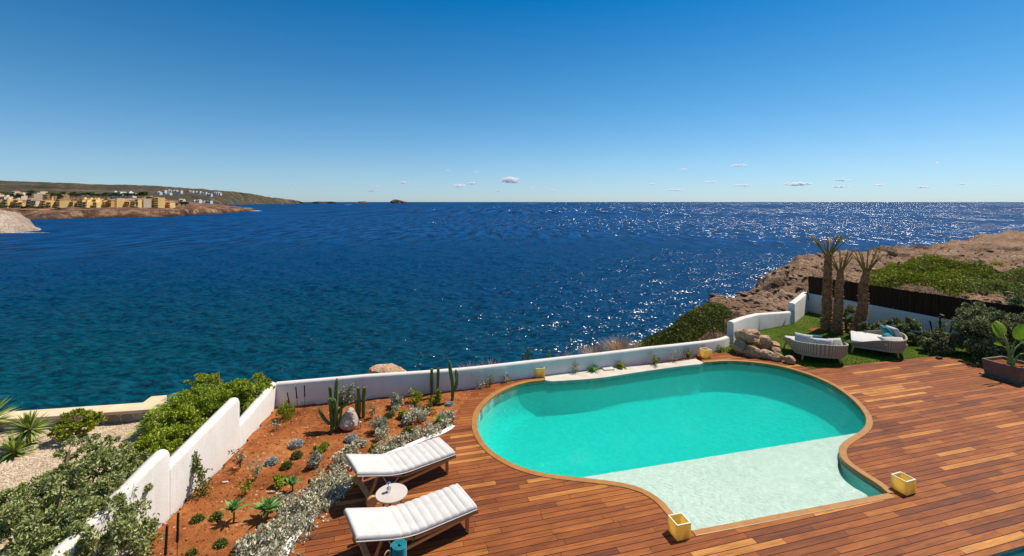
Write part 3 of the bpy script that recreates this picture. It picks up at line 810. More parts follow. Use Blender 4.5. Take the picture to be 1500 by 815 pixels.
# ------------------------------------------------------------------ garden walls
def wall_run(P, thick, mat, name, zb, tops, parent=None, round_=0.05):
    """wall along P (xy); tops = top height at each point; rounded crest"""
    n = len(P); b = round_; h = thick / 2
    vs = []; k = 9
    for i in range(n):
        zt = tops[i]
        prof = [(-h, zb), (-h, zt - b), (-h + b * .3, zt - b * .3), (-h + b, zt), (0, zt + 0.004), (h - b, zt), (h - b * .3, zt - b * .3), (h, zt - b), (h, zb)]
        for j, (o_, z) in enumerate(prof):
            q = offset_line(P, o_)[i]; vs.append((q.x, q.y, z))
    fs = []
    for i in range(n - 1):
        for j in range(k - 1): a = i * k + j; fs.append((a, a + 1, a + k + 1, a + k))
    fs.append(tuple(range(k))); fs.append(tuple(range((n - 1) * k, n * k))[::-1])
    m = MB(); m.add(vs, fs); o = m.build(name, mat, parent)
    for p in o.data.polygons: p.use_smooth = True
    o.data.set_sharp_from_angle(angle=R(50))
    return o
def dens(P, T, n=6):
    Q = []; TT = []
    for i in range(len(P) - 1):
        for k_ in range(n):
            t = k_ / n; Q.append((P[i][0] * (1 - t) + P[i + 1][0] * t, P[i][1] * (1 - t) + P[i + 1][1] * t)); TT.append(T[i] * (1 - t) + T[i + 1] * t)
    Q.append(P[-1]); TT.append(T[-1]); return Q, TT
Pb = [(p.x, p.y) for p in catmull([Vector((x, y, 0)) for x, y in WALL_BACK], 4)]
Tb = [0.535] * len(Pb)
Tb = list(np.interp([p[0] for p in Pb], [-5.9, -3.8, 1, 4.3, 6.9, 7.8], [0.50, 0.535, 0.45, 0.43, 0.35, 0.30]))
w1 = wall_run(Pb, 0.17, M['white_wall'], 'garden_wall', -0.9, Tb)
tag(w1, 'low white plastered wall along the sea side of the red soil bed and behind the pool', 'wall')
lw = [(p[0] - 0.0, p[1] + 0.0) for p in LAWN_WALL]
lwt = thing('garden_wall', 'white plastered wall with a step in it, along the far side of the lawn', 'wall')
wall_run([(7.70, 16.06), (8.6, 17.0), (9.6, 17.85), (11.2, 18.65), (11.75, 19.05)], 0.22, M['white_wall'], 'lower_section', -0.9, [0.78, 0.70, 0.62, 0.50, 0.46], lwt)
wall_run([(11.6, 18.9), (12.6, 19.95), (13.45, 20.9)], 0.24, M['white_wall'], 'raised_section', -0.9, [0.80, 0.84, 0.86], lwt)
fb = thing('screen_fence', 'dark brown heather screen fence on a low white wall behind the palms', 'fence')
wall_run(FENCE_L, 0.16, M['white_wall'], 'base_wall', -0.9, [0.84, 0.80, 0.66, 0.60, 0.60], fb)
def ribbon(P, T0, T1, thick, seed):
    Q, A = dens(P, T0, 40); _, B = dens(P, T1, 40); g = np.random.default_rng(seed)
    vs = []; fs = []; a = offset_line(Q, thick / 2); b = offset_line(Q, -thick / 2)
    for i in range(len(Q)):
        zt = B[i] + g.uniform(-0.018, 0.018)
        vs += [(a[i].x, a[i].y, A[i]), (a[i].x, a[i].y, zt), (b[i].x, b[i].y, zt), (b[i].x, b[i].y, A[i])]
    for i in range(len(Q) - 1):
        for j in range(4): p = i * 4 + j; q = i * 4 + (j + 1) % 4; fs.append((p, q, q + 4, p + 4))
    fs += [(0, 1, 2, 3), tuple(range(len(vs) - 4, len(vs)))[::-1]]
    m = MB(); m.add(vs, fs); return m
FB = [(13.62, 20.9), (14.4, 19.62), (16.4, 16.42), (18.7, 12.72), (21.1, 9.02)]
ribbon(FB, [0.80, 0.78, 0.62, 0.55, 0.55], [1.60, 1.58, 1.50, 1.48, 1.48], 0.07, 2).build('heather_screen', M['fence'], fb)

# left dividing wall in stepped sections
lwall = thing('dividing_wall', 'tall white plastered wall in stepped sections on the left of the red soil bed', 'wall')
def lw_x(y): return float(np.interp(y, [4.5, 6.4, 7.3, 9.45, 11.3], [-5.5, -5.5, -5.53, -5.66, -5.87])) - 0.08
def lw_sec(name, ys, ts):
    Q = [(lw_x(y), y) for y in ys]; wall_run(Q, 0.2, M['white_wall'], name, -0.9, ts, lwall, 0.07)
lw_sec('far_section', [11.30, 10.6, 9.9, 9.30], [0.53, 0.46, 0.40, 0.36])
lw_sec('middle_section', [9.42, 9.40, 9.36, 9.2, 8.4, 7.34], [0.93, 0.96, 0.97, 0.95, 0.86, 0.74])
lw_sec('near_section', [7.33, 7.315, 7.28, 7.1, 6.6, 5.6, 4.2], [0.99, 1.025, 1.035, 1.01, 0.91, 0.73, 0.50])

st = thing('stone_wall', 'beige rubble stone wall with a flat sandstone cap beside the gravel and the sea', 'wall')
sp_ = [(-20.0, 9.15), (-12.24, 10.66), (-8.75, 11.28)]
wall_run(sp_, 0.30, M['stone_wall'], 'rubble_wall', -1.2, [-0.11] * 3, st, 0.01)
sp2 = [(-20.0, 9.17), (-12.24, 10.68), (-8.72, 11.30)]
wall_run(sp2, 0.46, M['cap_stone'], 'cap', -0.108, [-0.035] * 3, st, 0.01)
m = MB(); m.box((-9.9, 12.6, -0.66), (0.40, 0.5, 0.4), R(12)); pl = m.build('platform', M['cap_stone'], st, bevel=0.02)

# kerb of the deck
kl = [(p.x, p.y) for p in LEFT_EDGE if p.y < at(664, 620).y and p.y > 5.6]
kb = thing('planting_kerb', 'white painted kerb between the red soil bed and the curved wooden deck', 'kerb')
n4 = len(kl) // 4
strip('kerb_block', kl, 0.004, 0.13, -0.3, 0.012, M['kerb'], kb, 0.015)
# ================================================================== OBJECTS
def zero(v): return Vector((v[0], v[1], v[2] if len(v) > 2 else 0))
UP = np.array([0, 0, 1.0])
def rnd_dirs(n, g, upbias=0.0):
    d = g.normal(size=(n, 3)); d[:, 2] += upbias
    return d / np.linalg.norm(d, axis=1, keepdims=True)

def leaf_arrays(C, D, L, Wd, g, fold=0.25):
    """folded diamond leaves at C, along D"""
    n = len(C); N = np.cross(D, g.normal(size=(n, 3))); N /= np.linalg.norm(N, axis=1, keepdims=True) + 1e-9
    S = np.cross(D, N); L = np.broadcast_to(L, n)[:, None]; Wd = np.broadcast_to(Wd, n)[:, None]
    base = C - D * L * 0.5; tip = C + D * L * 0.5 - N * L * 0.08; mid = C + N * L * 0.05
    l = mid + S * Wd / 2 + N * Wd * fold; r = mid - S * Wd / 2 + N * Wd * fold
    V = np.stack([base, r, tip, l], 1).reshape(-1, 3)
    i = np.arange(n)[:, None] * 4
    Fs = np.concatenate([i + [0, 1, 2], i + [0, 2, 3]], 1).reshape(-1, 3)
    return V, Fs
def clump_points(n, g, R3, nclump, shell=0.6, flat=0.0):
    """points in leafy clumps spread through a half ellipsoid of radii R3"""
    R3 = np.array(R3)
    c = rnd_dirs(nclump, g); c[:, 2] = np.abs(c[:, 2]); c *= (g.uniform(0.35, 0.92, (nclump, 1)))
    cr = g.uniform(0.22, 0.42, nclump)
    k = g.integers(0, nclump, n)
    d = rnd_dirs(n, g, 0.3); rr = g.uniform(shell, 1.0, (n, 1)) * cr[k][:, None]
    P = (c[k] + d * rr) * R3
    P[:, 2] = np.maximum(P[:, 2], 0.02)
    return P, d
def foliage(name, P, Dn, L, Wd, mat, parent, g, droop=0.2, jit=0.8, rnd=None):
    D = Dn + g.normal(size=P.shape) * jit; D[:, 2] -= droop; D /= np.linalg.norm(D, axis=1, keepdims=True)
    V, Fs = leaf_arrays(P, D, L, Wd, g)
    r = g.uniform(0, 1, len(P)) if rnd is None else rnd
    return np_mesh(name, V, Fs, mat, parent, attr=np.repeat(r, 2))
def stems_mb(n, g, R3, r=0.008, base=0.04):
    m = MB()
    for i in range(n):
        a = g.uniform(0, 6.28); q = g.uniform(0.3, 0.85)
        t = Vector((math.cos(a) * R3[0] * q, math.sin(a) * R3[1] * q, R3[2] * g.uniform(0.5, 0.85)))
        b = Vector((math.cos(a) * base, math.sin(a) * base, -0.03)); mid = (b + t) / 2 + Vector((0, 0, R3[2] * 0.12))
        m.tube([b, mid, t], [r, r * 0.7, r * 0.3], 5)
    return m
NS = [0]
def shrub(name, label, cat, x, y, rx, h, n, L, Wd, mat, group=None, ry=None, nclump=14, z=None, stems=6, upb=0.3, pos=None, g=None, clumpshell=0.5, lone=None):
    NS[0] += 1; g = np.random.default_rng(100 + NS[0])
    p = at(x, y, -0.06) if pos is None else Vector(pos)
    if z is not None: p.z = z
    o = thing(name, label, cat, p, g.uniform(0, 6.28) if ry is None else 0, group)
    P, d = clump_points(n, g, (rx, ry or rx, h), nclump, clumpshell); d[:, 2] += upb
    foliage('foliage', P, d, L * g.uniform(0.7, 1.2, n), Wd * g.uniform(0.7, 1.2, n), M[mat], o, g)
    if stems: stems_mb(stems, g, (rx, ry or rx, h), max(0.004, h * 0.016)).build('stem', M['stem'], o)
    return o

def blade_arrays(B, D, L, Wd, bend, segs=4, prof=None, twist=None, fold=0.0):
    """long strap leaves from base B along D, bending down"""
    n = len(B); L = np.broadcast_to(L, n)[:, None]; Wd = np.broadcast_to(Wd, n)[:, None]; bend = np.broadcast_to(bend, n)[:, None]
    S = np.cross(D, UP) + 1e-6; S /= np.linalg.norm(S, axis=1, keepdims=True)
    rows = []
    for i in range(segs + 1):
        t = i / segs
        w = (prof(t) if prof else (1 - t) ** 0.8)
        c = B + D * L * t - UP * bend * L * t * t
        N = np.cross(S, D)
        rows.append(np.stack([c - S * Wd * w / 2 + N * Wd * w * fold, c, c + S * Wd * w / 2 + N * Wd * w * fold], 1) if fold else np.stack([c - S * Wd * w / 2, c + S * Wd * w / 2], 1))
    k = 3 if fold else 2
    V = np.stack(rows, 1).reshape(-1, 3); per = (segs + 1) * k
    fs = []
    for i in range(segs):
        for j in range(k - 1): a = i * k + j; fs.append([a, a + 1, a + k + 1, a + k])
    fs = np.array(fs); Fs = (np.arange(n)[:, None, None] * per + fs[None]).reshape(-1, 4)
    return V, Fs, len(fs)
def blades(name, B, D, L, Wd, bend, mat, parent, g, segs=4, prof=None, fold=0.0):
    V, Fs, k = blade_arrays(np.asarray(B, float), np.asarray(D, float), L, Wd, bend, segs, prof, fold=fold)
    return np_mesh(name, V, Fs, mat, parent, attr=np.repeat(g.uniform(0, 1, len(B)), k))
def rosette(name, label, x, y, r, n, mat, group=None, stem=0.0, cat='succulent', w=0.22, z=None, up0=0.15, up1=1.4, bend=0.25, segs=4, prof=None, pos=None, kind='leaves'):
    NS[0] += 1; g = np.random.default_rng(300 + NS[0])
    p = at(x, y, -0.06) if pos is None else Vector(pos)
    o = thing(name, label, cat, p, 0, group)
    a = np.arange(n) * 2.39996 + g.uniform(0, .4, n); e = np.linspace(up0, up1, n)
    D = np.stack([np.cos(a) * np.cos(e), np.sin(a) * np.cos(e), np.sin(e)], 1)
    B = np.tile([0, 0, stem], (n, 1)) + D * r * 0.04
    blades(kind, B, D, r * g.uniform(0.85, 1.1, n) * np.linspace(1, 0.8, n), r * w, bend, M[mat], o, g, segs, prof or (lambda t: max(0.02, math.sin(math.pi * min(1, 0.28 + 0.72 * t)) ** 0.8)), fold=0.15)
    if stem: MB().tube([(0, 0, -0.05), (0.01, 0, stem * .5), (0, 0, stem + 0.02)], [r * .07, r * .055, r * .07], 8).build('stem', M['stem'], o, smooth=True)
    return o
def grassy(name, label, x, y, r, h, n, w, mat, group=None, cat='plant', bend=0.25, pos=None, spread=0.8):
    NS[0] += 1; g = np.random.default_rng(500 + NS[0])
    p = at(x, y, -0.06) if pos is None else Vector(pos)
    a = g.uniform(0, 6.28, n); q = g.uniform(0, 1, n) ** 0.7
    D = np.stack([np.cos(a) * q * spread, np.sin(a) * q * spread, np.ones(n)], 1); D /= np.linalg.norm(D, axis=1, keepdims=True)
    B = np.stack([np.cos(a) * q * r * .4, np.sin(a) * q * r * .4, -0.02 + 0 * a], 1)
    V, Fs, k = blade_arrays(B, D, h * g.uniform(.6, 1.15, n), w, bend, 3)
    o = np_mesh(name, V, Fs, M[mat], attr=np.repeat(g.uniform(0, 1, n), k)); o.location = p
    return tag(o, label, cat, group)
def wispy(name, label, x, y, r, h, nst, nlf, L, mat, group=None, pos=None, lean=(0, 0), z=-0.06):
    """young open plant: a few thin stalks with sparse leaves"""
    NS[0] += 1; g = np.random.default_rng(700 + NS[0])
    p = at(x, y, z) if pos is None else Vector(pos)
    o = thing(name, label, 'plant', p, 0, group); m = MB(); P = []
    for i in range(nst):
        a = g.uniform(0, 6.28); q = g.uniform(.2, 1)
        t = Vector((math.cos(a) * r * q + lean[0], math.sin(a) * r * q + lean[1], h * g.uniform(.6, 1)))
        mid = Vector((t.x * .35, t.y * .35, t.z * .55)); m.tube([(0, 0, -.03), mid, t], [.006, .004, .002], 4)
        for s in g.uniform(.25, 1, nlf): 
            c = mid.lerp(t, (s - .5) * 2) if s > .5 else Vector((0, 0, 0)).lerp(mid, s * 2)
            P.append(c + Vector(g.normal(size=3) * L * .5))
    P = np.array(P); foliage('foliage', P, rnd_dirs(len(P), g, .4), L * g.uniform(.7, 1.2, len(P)), L * .38, M[mat], o, g)
    m.build('stem', M['green_stem'], o)
    return o

# ------------------------------------------------------------------ rocks
def rock_mesh(name, r3, seed, mat, parent=None, sub=4, rough=0.28, planes=9):
    bm = bmesh.new(); bmesh.ops.create_icosphere(bm, subdivisions=sub, radius=1)
    g = np.random.default_rng(seed); N = rnd_dirs(planes, g); dd = g.uniform(.58, .88, planes)
    for v in bm.verts:
        d = v.co.normalized(); k = 1.0
        for nn, q in zip(N, dd):
            c = d.dot(Vector(nn))
            if c > 0: k = min(k, q / c)
        s = Vector((seed * 3.1, seed * 1.7, 0))
        k *= 1 + rough * 0.35 * mnoise.noise(d * 2 + s) + rough * 0.3 * mnoise.noise(d * 5 + s) + rough * .15 * mnoise.noise(d * 12 + s)
        v.co = Vector((d.x * k * r3[0], d.y * k * r3[1], d.z * k * r3[2]))
    me = bpy.data.meshes.new(name); bm.to_mesh(me); bm.free()
    for p in me.polygons: p.use_smooth = True
    me.set_sharp_from_angle(angle=R(22))
    me.materials.append(mat); return link(bpy.data.objects.new(name, me), parent)
def boulder(label, x, y, w, h, seed, z=0.0, mat='boulder', group=None, depth=None, name='boulder', rz=0.0, rough=.28):
    b = at(x, y, 0); s = b.y / F; rx = w * s / 2; hz = h * s * 0.5
    o = rock_mesh(name, (rx, (depth or rx * 0.9), hz * 1.05), seed, M[mat], rough=rough)
    o.location = (b.x, b.y + (depth or rx * .9) * .6, z + hz * 0.82); o.rotation_euler = (0, 0, rz)
    return tag(o, label, 'rock', group)
G = 'sandstone boulders piled at the corner of the lawn'
boulder('largest tan boulder, lying on top of the pile at the lawn corner', 1100.5, 519, 38, 27, 3, 0.24, group=G)
boulder('upright rounded tan boulder at the left end of the pile, against the white wall', 1086, 520, 22, 22, 5, group=G)
boulder('pale broad boulder under the largest one, next to the wooden ring deck', 1105, 525, 24, 20, 8, group=G)
boulder('darker boulder on the lawn side of the largest one', 1121, 517, 27, 22, 12, 0.1, group=G)
boulder('flat wide boulder in the middle of the pile front row', 1126, 527, 22, 14, 17, group=G)
boulder('small pale boulder in the front row, second from the right end', 1141, 530, 18, 12, 21, group=G)
boulder('low flat slab of rock at the back of the pile on the grass', 1137, 510, 18, 9, 25, group=G)
boulder('small round boulder at the right end, by the woven loveseat', 1159, 534, 18, 12, 28, group=G)
boulder('small rock squeezed between the flat boulder and the lawn', 1138, 519, 17, 10, 33, group=G)
boulder('big pale pointed rock in the red soil beside the tall cactus', 508, 626, 31, 33, 44, -0.08, 'pale_boulder', depth=.22)
o = rock_mesh('boulder', (0.72, .5, .42), 51, M['boulder']); o.location = (-3.75, 13.3, -0.19); tag(o, 'tan rock showing above the white wall from the shore side', 'rock')
o = boulder('dark block of rock standing alone on the edge of the headland', 1311, 373, 17, 13, 61, -0.1, 'rock')
mm = MB().box((0, 0, 0), (0.30, 0.42, 0.06), 0).build('stone_slab', M['stone_coping'], bevel=.006); p = at(452, 586, -.04); mm.location = p; mm.rotation_euler = (0, 0, R(12)); tag(mm, 'white square stone slab on the red soil below the three black torches', 'slab')
mm = MB().box((0, 0, 0), (0.34, 0.2, 0.06), 0).build('stone_slab', M['stone_coping'], bevel=.006); mm.location = at(891, 541, -.0); mm.rotation_euler = (0, 0, R(12)); tag(mm, 'small pale stone slab between the pool ledge and the white wall', 'slab')
for i, (x, y, w) in enumerate([(360, 700, 8), (395, 713, 9)]):
    s = rock_mesh('stone', (.07, .03, .012), 70 + i, M['pale_boulder'], sub=2); s.location = at(*[(330, 706), (398, 720)][i], -.06); tag(s, ['thin pale stone flake on the red soil near the climbing plant', 'thin pale stone flake on the red soil above the two rosettes'][i], 'stone')

# ------------------------------------------------------------------ sun loungers
def make_lounger(label, loc, rz):
    """local: x runs from the head (0) to the foot (1.78), y across 0..0.66 (near side = 0)"""
    t = thing('sun_lounger', label, 'sun lounger', loc, rz, 'sun loungers beside the pool')
    Lh, Ww = 1.80, 0.67; bx = 0.80; zf = 0.275; rise = 0.30
    def zprof(x):
        c0, c1 = bx + .16, bx - .34
        sl = rise / (bx + .09 - (c0 - c1) * 0)
        if x >= c0: return 0.0
        if x <= c1: return sl * ((c0 + c1) / 2 - x) * 1.0
        u = c0 - x; return sl * u * u / (2 * (c0 - c1))
    # mattress: one padded body with stitched channels across the seat part
    xs = np.linspace(0, Lh, 90); chans = [0.62 + .125 * i for i in range(10)]
    vs = []; ring = []
    ny = 10
    th_ = 0.085
    for x in xs:
        z0 = zf + 0.03 + zprof(x)
        dch = min(abs(x - c) for c in chans); gro = 0.010 * math.exp(-(dch / 0.011) ** 2)
        puff = 0.006 * min(1, dch / .04)
        e = min(x, Lh - x); er = 0.025 * (1 - min(1, e / .03)) ** 2
        row = []
        prof = [(0, .012), (0, th_ * .5), (0.004, th_ - .02), (.02, th_ - .004)] + [(Ww * k / 6, th_ + .006) for k in range(1, 6)] + [(Ww - .02, th_ - .004), (Ww - .004, th_ - .02), (Ww, th_ * .5), (Ww, .012), (Ww - .02, 0), (.02, 0)]
        for y, z in prof:
            zz = z0 + (z - gro + puff - er if z > th_ * .6 else z)
            row.append((x, y, zz))
        vs += row
    k = len(prof); fs = []
    for i in range(len(xs) - 1):
        for j in range(k): a = i * k + j; b = i * k + (j + 1) % k; fs.append((a, b, b + k, a + k))
    fs.append(tuple(range(k))); fs.append(tuple(range((len(xs) - 1) * k, len(xs) * k))[::-1])
    m = MB(); m.add(vs, fs); mt = m.build('mattress', M['mattress'], t, smooth=True, angle=60)
    # piping along the lower edge
    m = MB()
    for y in (-.003, Ww + .003): m.tube([(x, y, zf + .045 + zprof(x)) for x in xs[::3]] + [(Lh, y, zf + .045)], .006, 6)
    m.build('piping', M['mattress'], mt, smooth=True)
    # slatted platform and backrest
    m = MB()
    for y in (0.015, Ww - .015): m.bar((bx - .02, y, zf), (Lh + .02, y, zf), .03, .045)
    m.bar((Lh + .005, 0.0, zf), (Lh + .005, Ww, zf), .03, .045)
    m.bar((bx, 0.0, zf), (bx, Ww, zf), .03, .045)
    for i in range(9): x = bx + .1 + i * .1; m.box((x, Ww / 2, zf + .01), (.06, Ww - .05, .015))
    m.build('seat_frame', M['teak'], t, bevel=.004)
    m = MB()
    for y in (0.012, Ww - .012): m.bar((0.0, y, zf + rise), (bx, y, zf), .024, .035)
    m.bar((0.01, 0, zf + rise), (.01, Ww, zf + rise), .03, .035)
    for i in range(7): x = .1 + i * .1; m.box((x, Ww / 2, zf + rise * (bx - x) / bx + .005), (.06, Ww - .05, .012), 0, 1, Matrix.Rotation(math.atan2(rise, bx), 3, 'Y'))
    m.build('backrest', M['teak'], t, bevel=.004)
    for y in (0.06, Ww - .06): MB().bar((Lh - .14, y, -.0), (Lh - .14, y, zf - .02), .05, .035).build('leg', M['teak'], t, bevel=.004)
    m = MB()
    for y in (0.06, Ww - .06): m.bar((0.30, y, .11), (Lh - .14, y, zf - .05), .03, .045)
    m.build('side_rail', M['teak_light'], t, bevel=.004)
    MB().bar((0.22, -.02, .10), (.22, Ww + .02, .10), .075, .05).build('axle_beam', M['teak_light'], t, bevel=.006)
    for y in (0.06, Ww - .06): MB().bar((0.22, y, .10), (.36, y, zf + .12), .04, .03).build('rear_upright', M['teak'], t, bevel=.004)
    for y in (-.055, Ww + .055):
        w = MB(); n = 28; vs = []
        for q, (r_, o_) in enumerate([(.012, -.028), (.085, -.028), (.092, -.02), (.092, .02), (.085, .028), (.012, .028)]):
            for kk in range(n): a = 2 * math.pi * kk / n; vs.append((.22 + r_ * math.cos(a), y + o_, .092 + r_ * math.sin(a)))
        fs = [(i * n + kk, i * n + (kk + 1) % n, (i + 1) * n + (kk + 1) % n, (i + 1) * n + kk) for i in range(5) for kk in range(n)]
        fs += [tuple(range(n)), tuple(range(5 * n, 6 * n))[::-1]]
        w.add(vs, fs); wh = w.build('wheel', M['teak_light'], t, smooth=True, angle=30)
    for y in (.03, Ww - .03):
        MB().tube([(.42, y, zf + .15), (.56, y, .13), (.72, y, zf + .01)], .006, 6).build('prop_rod', M['white_metal'], t)
    return t
def lounger_at(label, foot, deg):
    a = R(deg); d = Vector((math.cos(a), math.sin(a)))
    p = Vector(foot) - d * 1.80
    return make_lounger(label, (p.x, p.y, 0), a)
lounger_at('cream cushioned wooden sun lounger nearest the garden bed, behind the round side table', (-1.05, 8.43), 36)
lounger_at('cream cushioned wooden sun lounger in front of the round table, beside the towel basket', (-.53, 6.93), 33)

t = thing('side_table', 'small round beige side table between the two sun loungers', 'table', (-1.905, 7.20, 0))
MB().lathe([(.20, .375), (.242, .38), (.247, .388), (.247, .398), (.242, .405), (.05, .405)], n=48).build('tabletop', M['table_top'], t, smooth=True, angle=30)
for k in range(3):
    a = k * 2.094 + .6; MB().tube([(math.cos(a) * .19, math.sin(a) * .19, 0), (math.cos(a) * .13, math.sin(a) * .13, .38)], [.013, .02], 10).build('leg', M['teak'], t, smooth=True)
t = thing('table_lamp', 'small polished metal lantern standing on the round side table', 'lantern', (-1.955, 7.22, .4055))
MB().lathe([(.030, 0), (.034, .004), (.034, .06), (.030, .066), (.012, .07), (.010, .085)], n=24).build('jar', M['steel'], t, smooth=True, angle=40)
MB().lathe([(.004, .085), (.004, .125)], n=8).build('neck', M['steel'], t)
MB().lathe([(.006, .12), (.026, .123), (.032, .132), (.026, .143), (.006, .148)], n=24).build('cap', M['steel'], t, smooth=True, angle=40)

t = thing('towel_basket', 'round rattan basket with loop handles on the deck beside the near lounger', 'basket', (-1.52, 5.98, 0))
m = MB(); prof = [(.13, 0), (.145, .02), (.155, .12), (.15, .25), (.156, .262), (.150, .27), (.142, .262), (.14, .1), (.12, .02)]
m.lathe(prof, n=32); m.build('basket_body', M['basket'], t, smooth=True, angle=50)
for a in (2.6, 5.74):
    c = Vector((math.cos(a) * .15, math.sin(a) * .15, .26)); s_ = Vector((-math.sin(a), math.cos(a), 0))
    MB().tube([c + s_ * (.06 * math.cos(q)) + Vector((math.cos(a) * .02, math.sin(a) * .02, .085 * math.sin(q))) for q in np.linspace(0, math.pi, 12)], .009, 8).build('handle', M['basket'], t, smooth=True)
m = MB(); vs = []; n = 90; r0 = .012
for i in range(n):
    a = i / n * 6.2832 * 3.6; r = r0 + .0175 * a / 6.2832 * 1.35
    for z in (0, .45): vs.append((r * math.cos(a), r * math.sin(a), z + (.004 * math.sin(a * 2))))
    r2 = r + .017
    for z in (.45, 0): vs.append((r2 * math.cos(a), r2 * math.sin(a), z + .004 * math.sin(a * 2)))
fs = []
for i in range(n - 1):
    for j in range(4): fs.append((i * 4 + j, i * 4 + (j + 1) % 4, i * 4 + 4 + (j + 1) % 4, i * 4 + 4 + j))
fs += [(0, 1, 2, 3), tuple(range(4 * n - 4, 4 * n))[::-1]]
m.add(vs, fs); tw = m.build('towel', M['towel'], smooth=True, angle=60); tw.location = (-1.49, 6.0, .03); tag(tw, 'rolled teal towel standing upright in the rattan basket', 'towel')

# ------------------------------------------------------------------ wax lanterns
def lantern(label, c, rz, size):
    t = thing('wax_lantern', label, 'lantern', (c[0], c[1], 0), rz, 'square wax lanterns round the pool')
    a, h, w = size / 2, size * .96, .026
    m = MB()
    def ring(s, z): return [(-s, -s, z), (s, -s, z), (s, s, z), (-s, s, z)]
    vs = ring(a, .0) + ring(a * 1.01, h * .5) + ring(a, h - .012) + ring(a - w, h - .012) + ring(a - w, .03)
    fs = [(0, 1, 2, 3)[::-1]]
    for q in range(4):
        for j in range(4): b = q * 4; fs.append((b + j, b + (j + 1) % 4, b + 4 + (j + 1) % 4, b + 4 + j))
    fs.append((16, 17, 18, 19)); m.add(vs, fs); m.build('wax_shell', M['wax'], t, bevel=.006)
    m = MB(); vs = ring(a, h - .011) + ring(a, h) + ring(a - w * .8, h) + ring(a - w * .8, h - .011)
    fs = [(q * 4 + j, q * 4 + (j + 1) % 4, (q * 4 + 4) % 16 + (j + 1) % 4, (q * 4 + 4) % 16 + j) for q in range(4) for j in range(4)]
    m.add(vs, fs); m.build('rim', M['wax_rim'], t, bevel=.003)
    MB().lathe([(.028, .03), (.03, .034), (.03, .085), (.022, .09), (.004, .088), (.003, .10)], n=16).build('candle', M['wax_rim'], t, smooth=True, angle=40)
    return t
def lant_px(label, x, y, rz, size):
    b = at(x, y); a = R(rz); c = b.xy + Vector((math.cos(a) - math.sin(a), math.sin(a) + math.cos(a))) * 0 
    # x, y is the corner nearest the viewer: local (+a, -a) or (-a, -a) turned
    lx = Vector((math.cos(a), math.sin(a))); ly = Vector((-lx.y, lx.x)); c = b.xy + lx * size / 2 + ly * size / 2
    return lantern(label, c, a, size)
lant_px('yellow wax lantern on the deck at the left end of the shallow shelf', 992, 793.3, 15, .24)
lant_px('yellow wax lantern on the deck at the right end of the shallow shelf', 1328, 726.7, 18, .245)
lant_px('yellow wax lantern on the curved deck end at the left of the stone ledge', 785, 553.6, 12, .265)
lant_px('yellow wax lantern on the ring deck tip near the boulder pile', 1032, 525.6, 12, .27)

# ------------------------------------------------------------------ woven daybeds on the lawn
def daybed(label, c, face, scale=1.0):
    """local: +y is the open front, the woven back curves round -y"""
    t = thing('woven_daybed', label, 'daybed', (c[0], c[1], 0), face - R(90), 'woven daybeds on the lawn')
    Wd, Dp, zb = 0.80 * scale, 0.78 * scale, .20
    def path(u, s=1.0):   # u 0..1 from the front left corner round the back to the front right corner
        L1 = 0.36; 
        if u < L1: q = u / L1; x, y = -Wd + .02 * math.sin(q * 3), Dp - q * (Dp + .25)
        elif u > 1 - L1: q = (1 - u) / L1; x, y = Wd - .02 * math.sin(q * 3), Dp - q * (Dp + .25)
        else:
            q = (u - L1) / (1 - 2 * L1); a = math.pi + q * math.pi
            x = Wd * np.sign(math.cos(a)) * abs(math.cos(a)) ** .75; y = -.25 - (Dp - .25 + .05) * abs(math.sin(a)) ** .75
        return x * s, y * s
    N = 80; vs = []; uv = []
    tops = []
    for i in range(N + 1):
        u = i / N; hh = .34 + .27 * (math.sin(math.pi * u) ** 1.3 if 0 < u < 1 else 0)
        x0, y0 = path(u, .86); x1, y1 = path(u, 1.0); tops.append((x1, y1, hh))
        xi, yi = path(u, .94)
        vs += [(x0, y0, zb), (x0 * .4 + x1 * .6, y0 * .4 + y1 * .6, zb + .1), (x1, y1, hh), (xi, yi, hh), (x0 * .95, y0 * .95, zb + .06)]
    fs = []
    for i in range(N):
        for j in range(5): fs.append((i * 5 + j, i * 5 + (j + 1) % 5, i * 5 + 5 + (j + 1) % 5, i * 5 + 5 + j))
    fs += [(0, 1, 2, 3, 4), tuple(range(N * 5, N * 5 + 5))[::-1]]
    m = MB(); m.add(vs, fs); sh = m.build('woven_shell', M['weave'], t, smooth=True, angle=50)
    uvl = sh.data.uv_layers.new(name='UVMap')
    for lp in sh.data.loops:
        uvl.data[lp.index].uv = ((lp.vertex_index // 5) / N, (lp.vertex_index % 5) / 5)
    # seat base and mattress: rounded slabs following the same plan
    def plan(s, inset_y=0): return [path(i / 40, s) for i in range(41)]
    def padded(name, s, z0, z1, mat, r=.03):
        pl_ = plan(s); k = len(pl_); rows = [(1 - r * .6, z0), (1, z0 + r), (1, z1 - r), (1 - r * .35, z1 - r * .3), (1 - r, z1)]
        vs = [(x * q, y * q, z) for q, z in rows for x, y in pl_] ; fs = []
        for a in range(len(rows) - 1):
            for i in range(k): fs.append((a * k + i, a * k + (i + 1) % k, (a + 1) * k + (i + 1) % k, (a + 1) * k + i))
        fs += [tuple(range(k))[::-1], tuple(range((len(rows) - 1) * k, len(rows) * k))]
        m = MB(); m.add(vs, fs); return m.build(name, mat, t, smooth=True, angle=50)
    padded('seat_base', .90, zb - .02, .30, M['weave'])
    padded('mattress', .925, .28, .415, M['mattress'], .035)
    for x, y in ((-Wd + .1, Dp - .12), (Wd - .1, Dp - .12), (-.48, -.5), (.48, -.5)):
        MB().tube([(x * 1.08, y * 1.08, 0), (x, y, zb + .01)], [.022, .034], 10).build('leg', M['teak_light'], t, smooth=True)
    return t
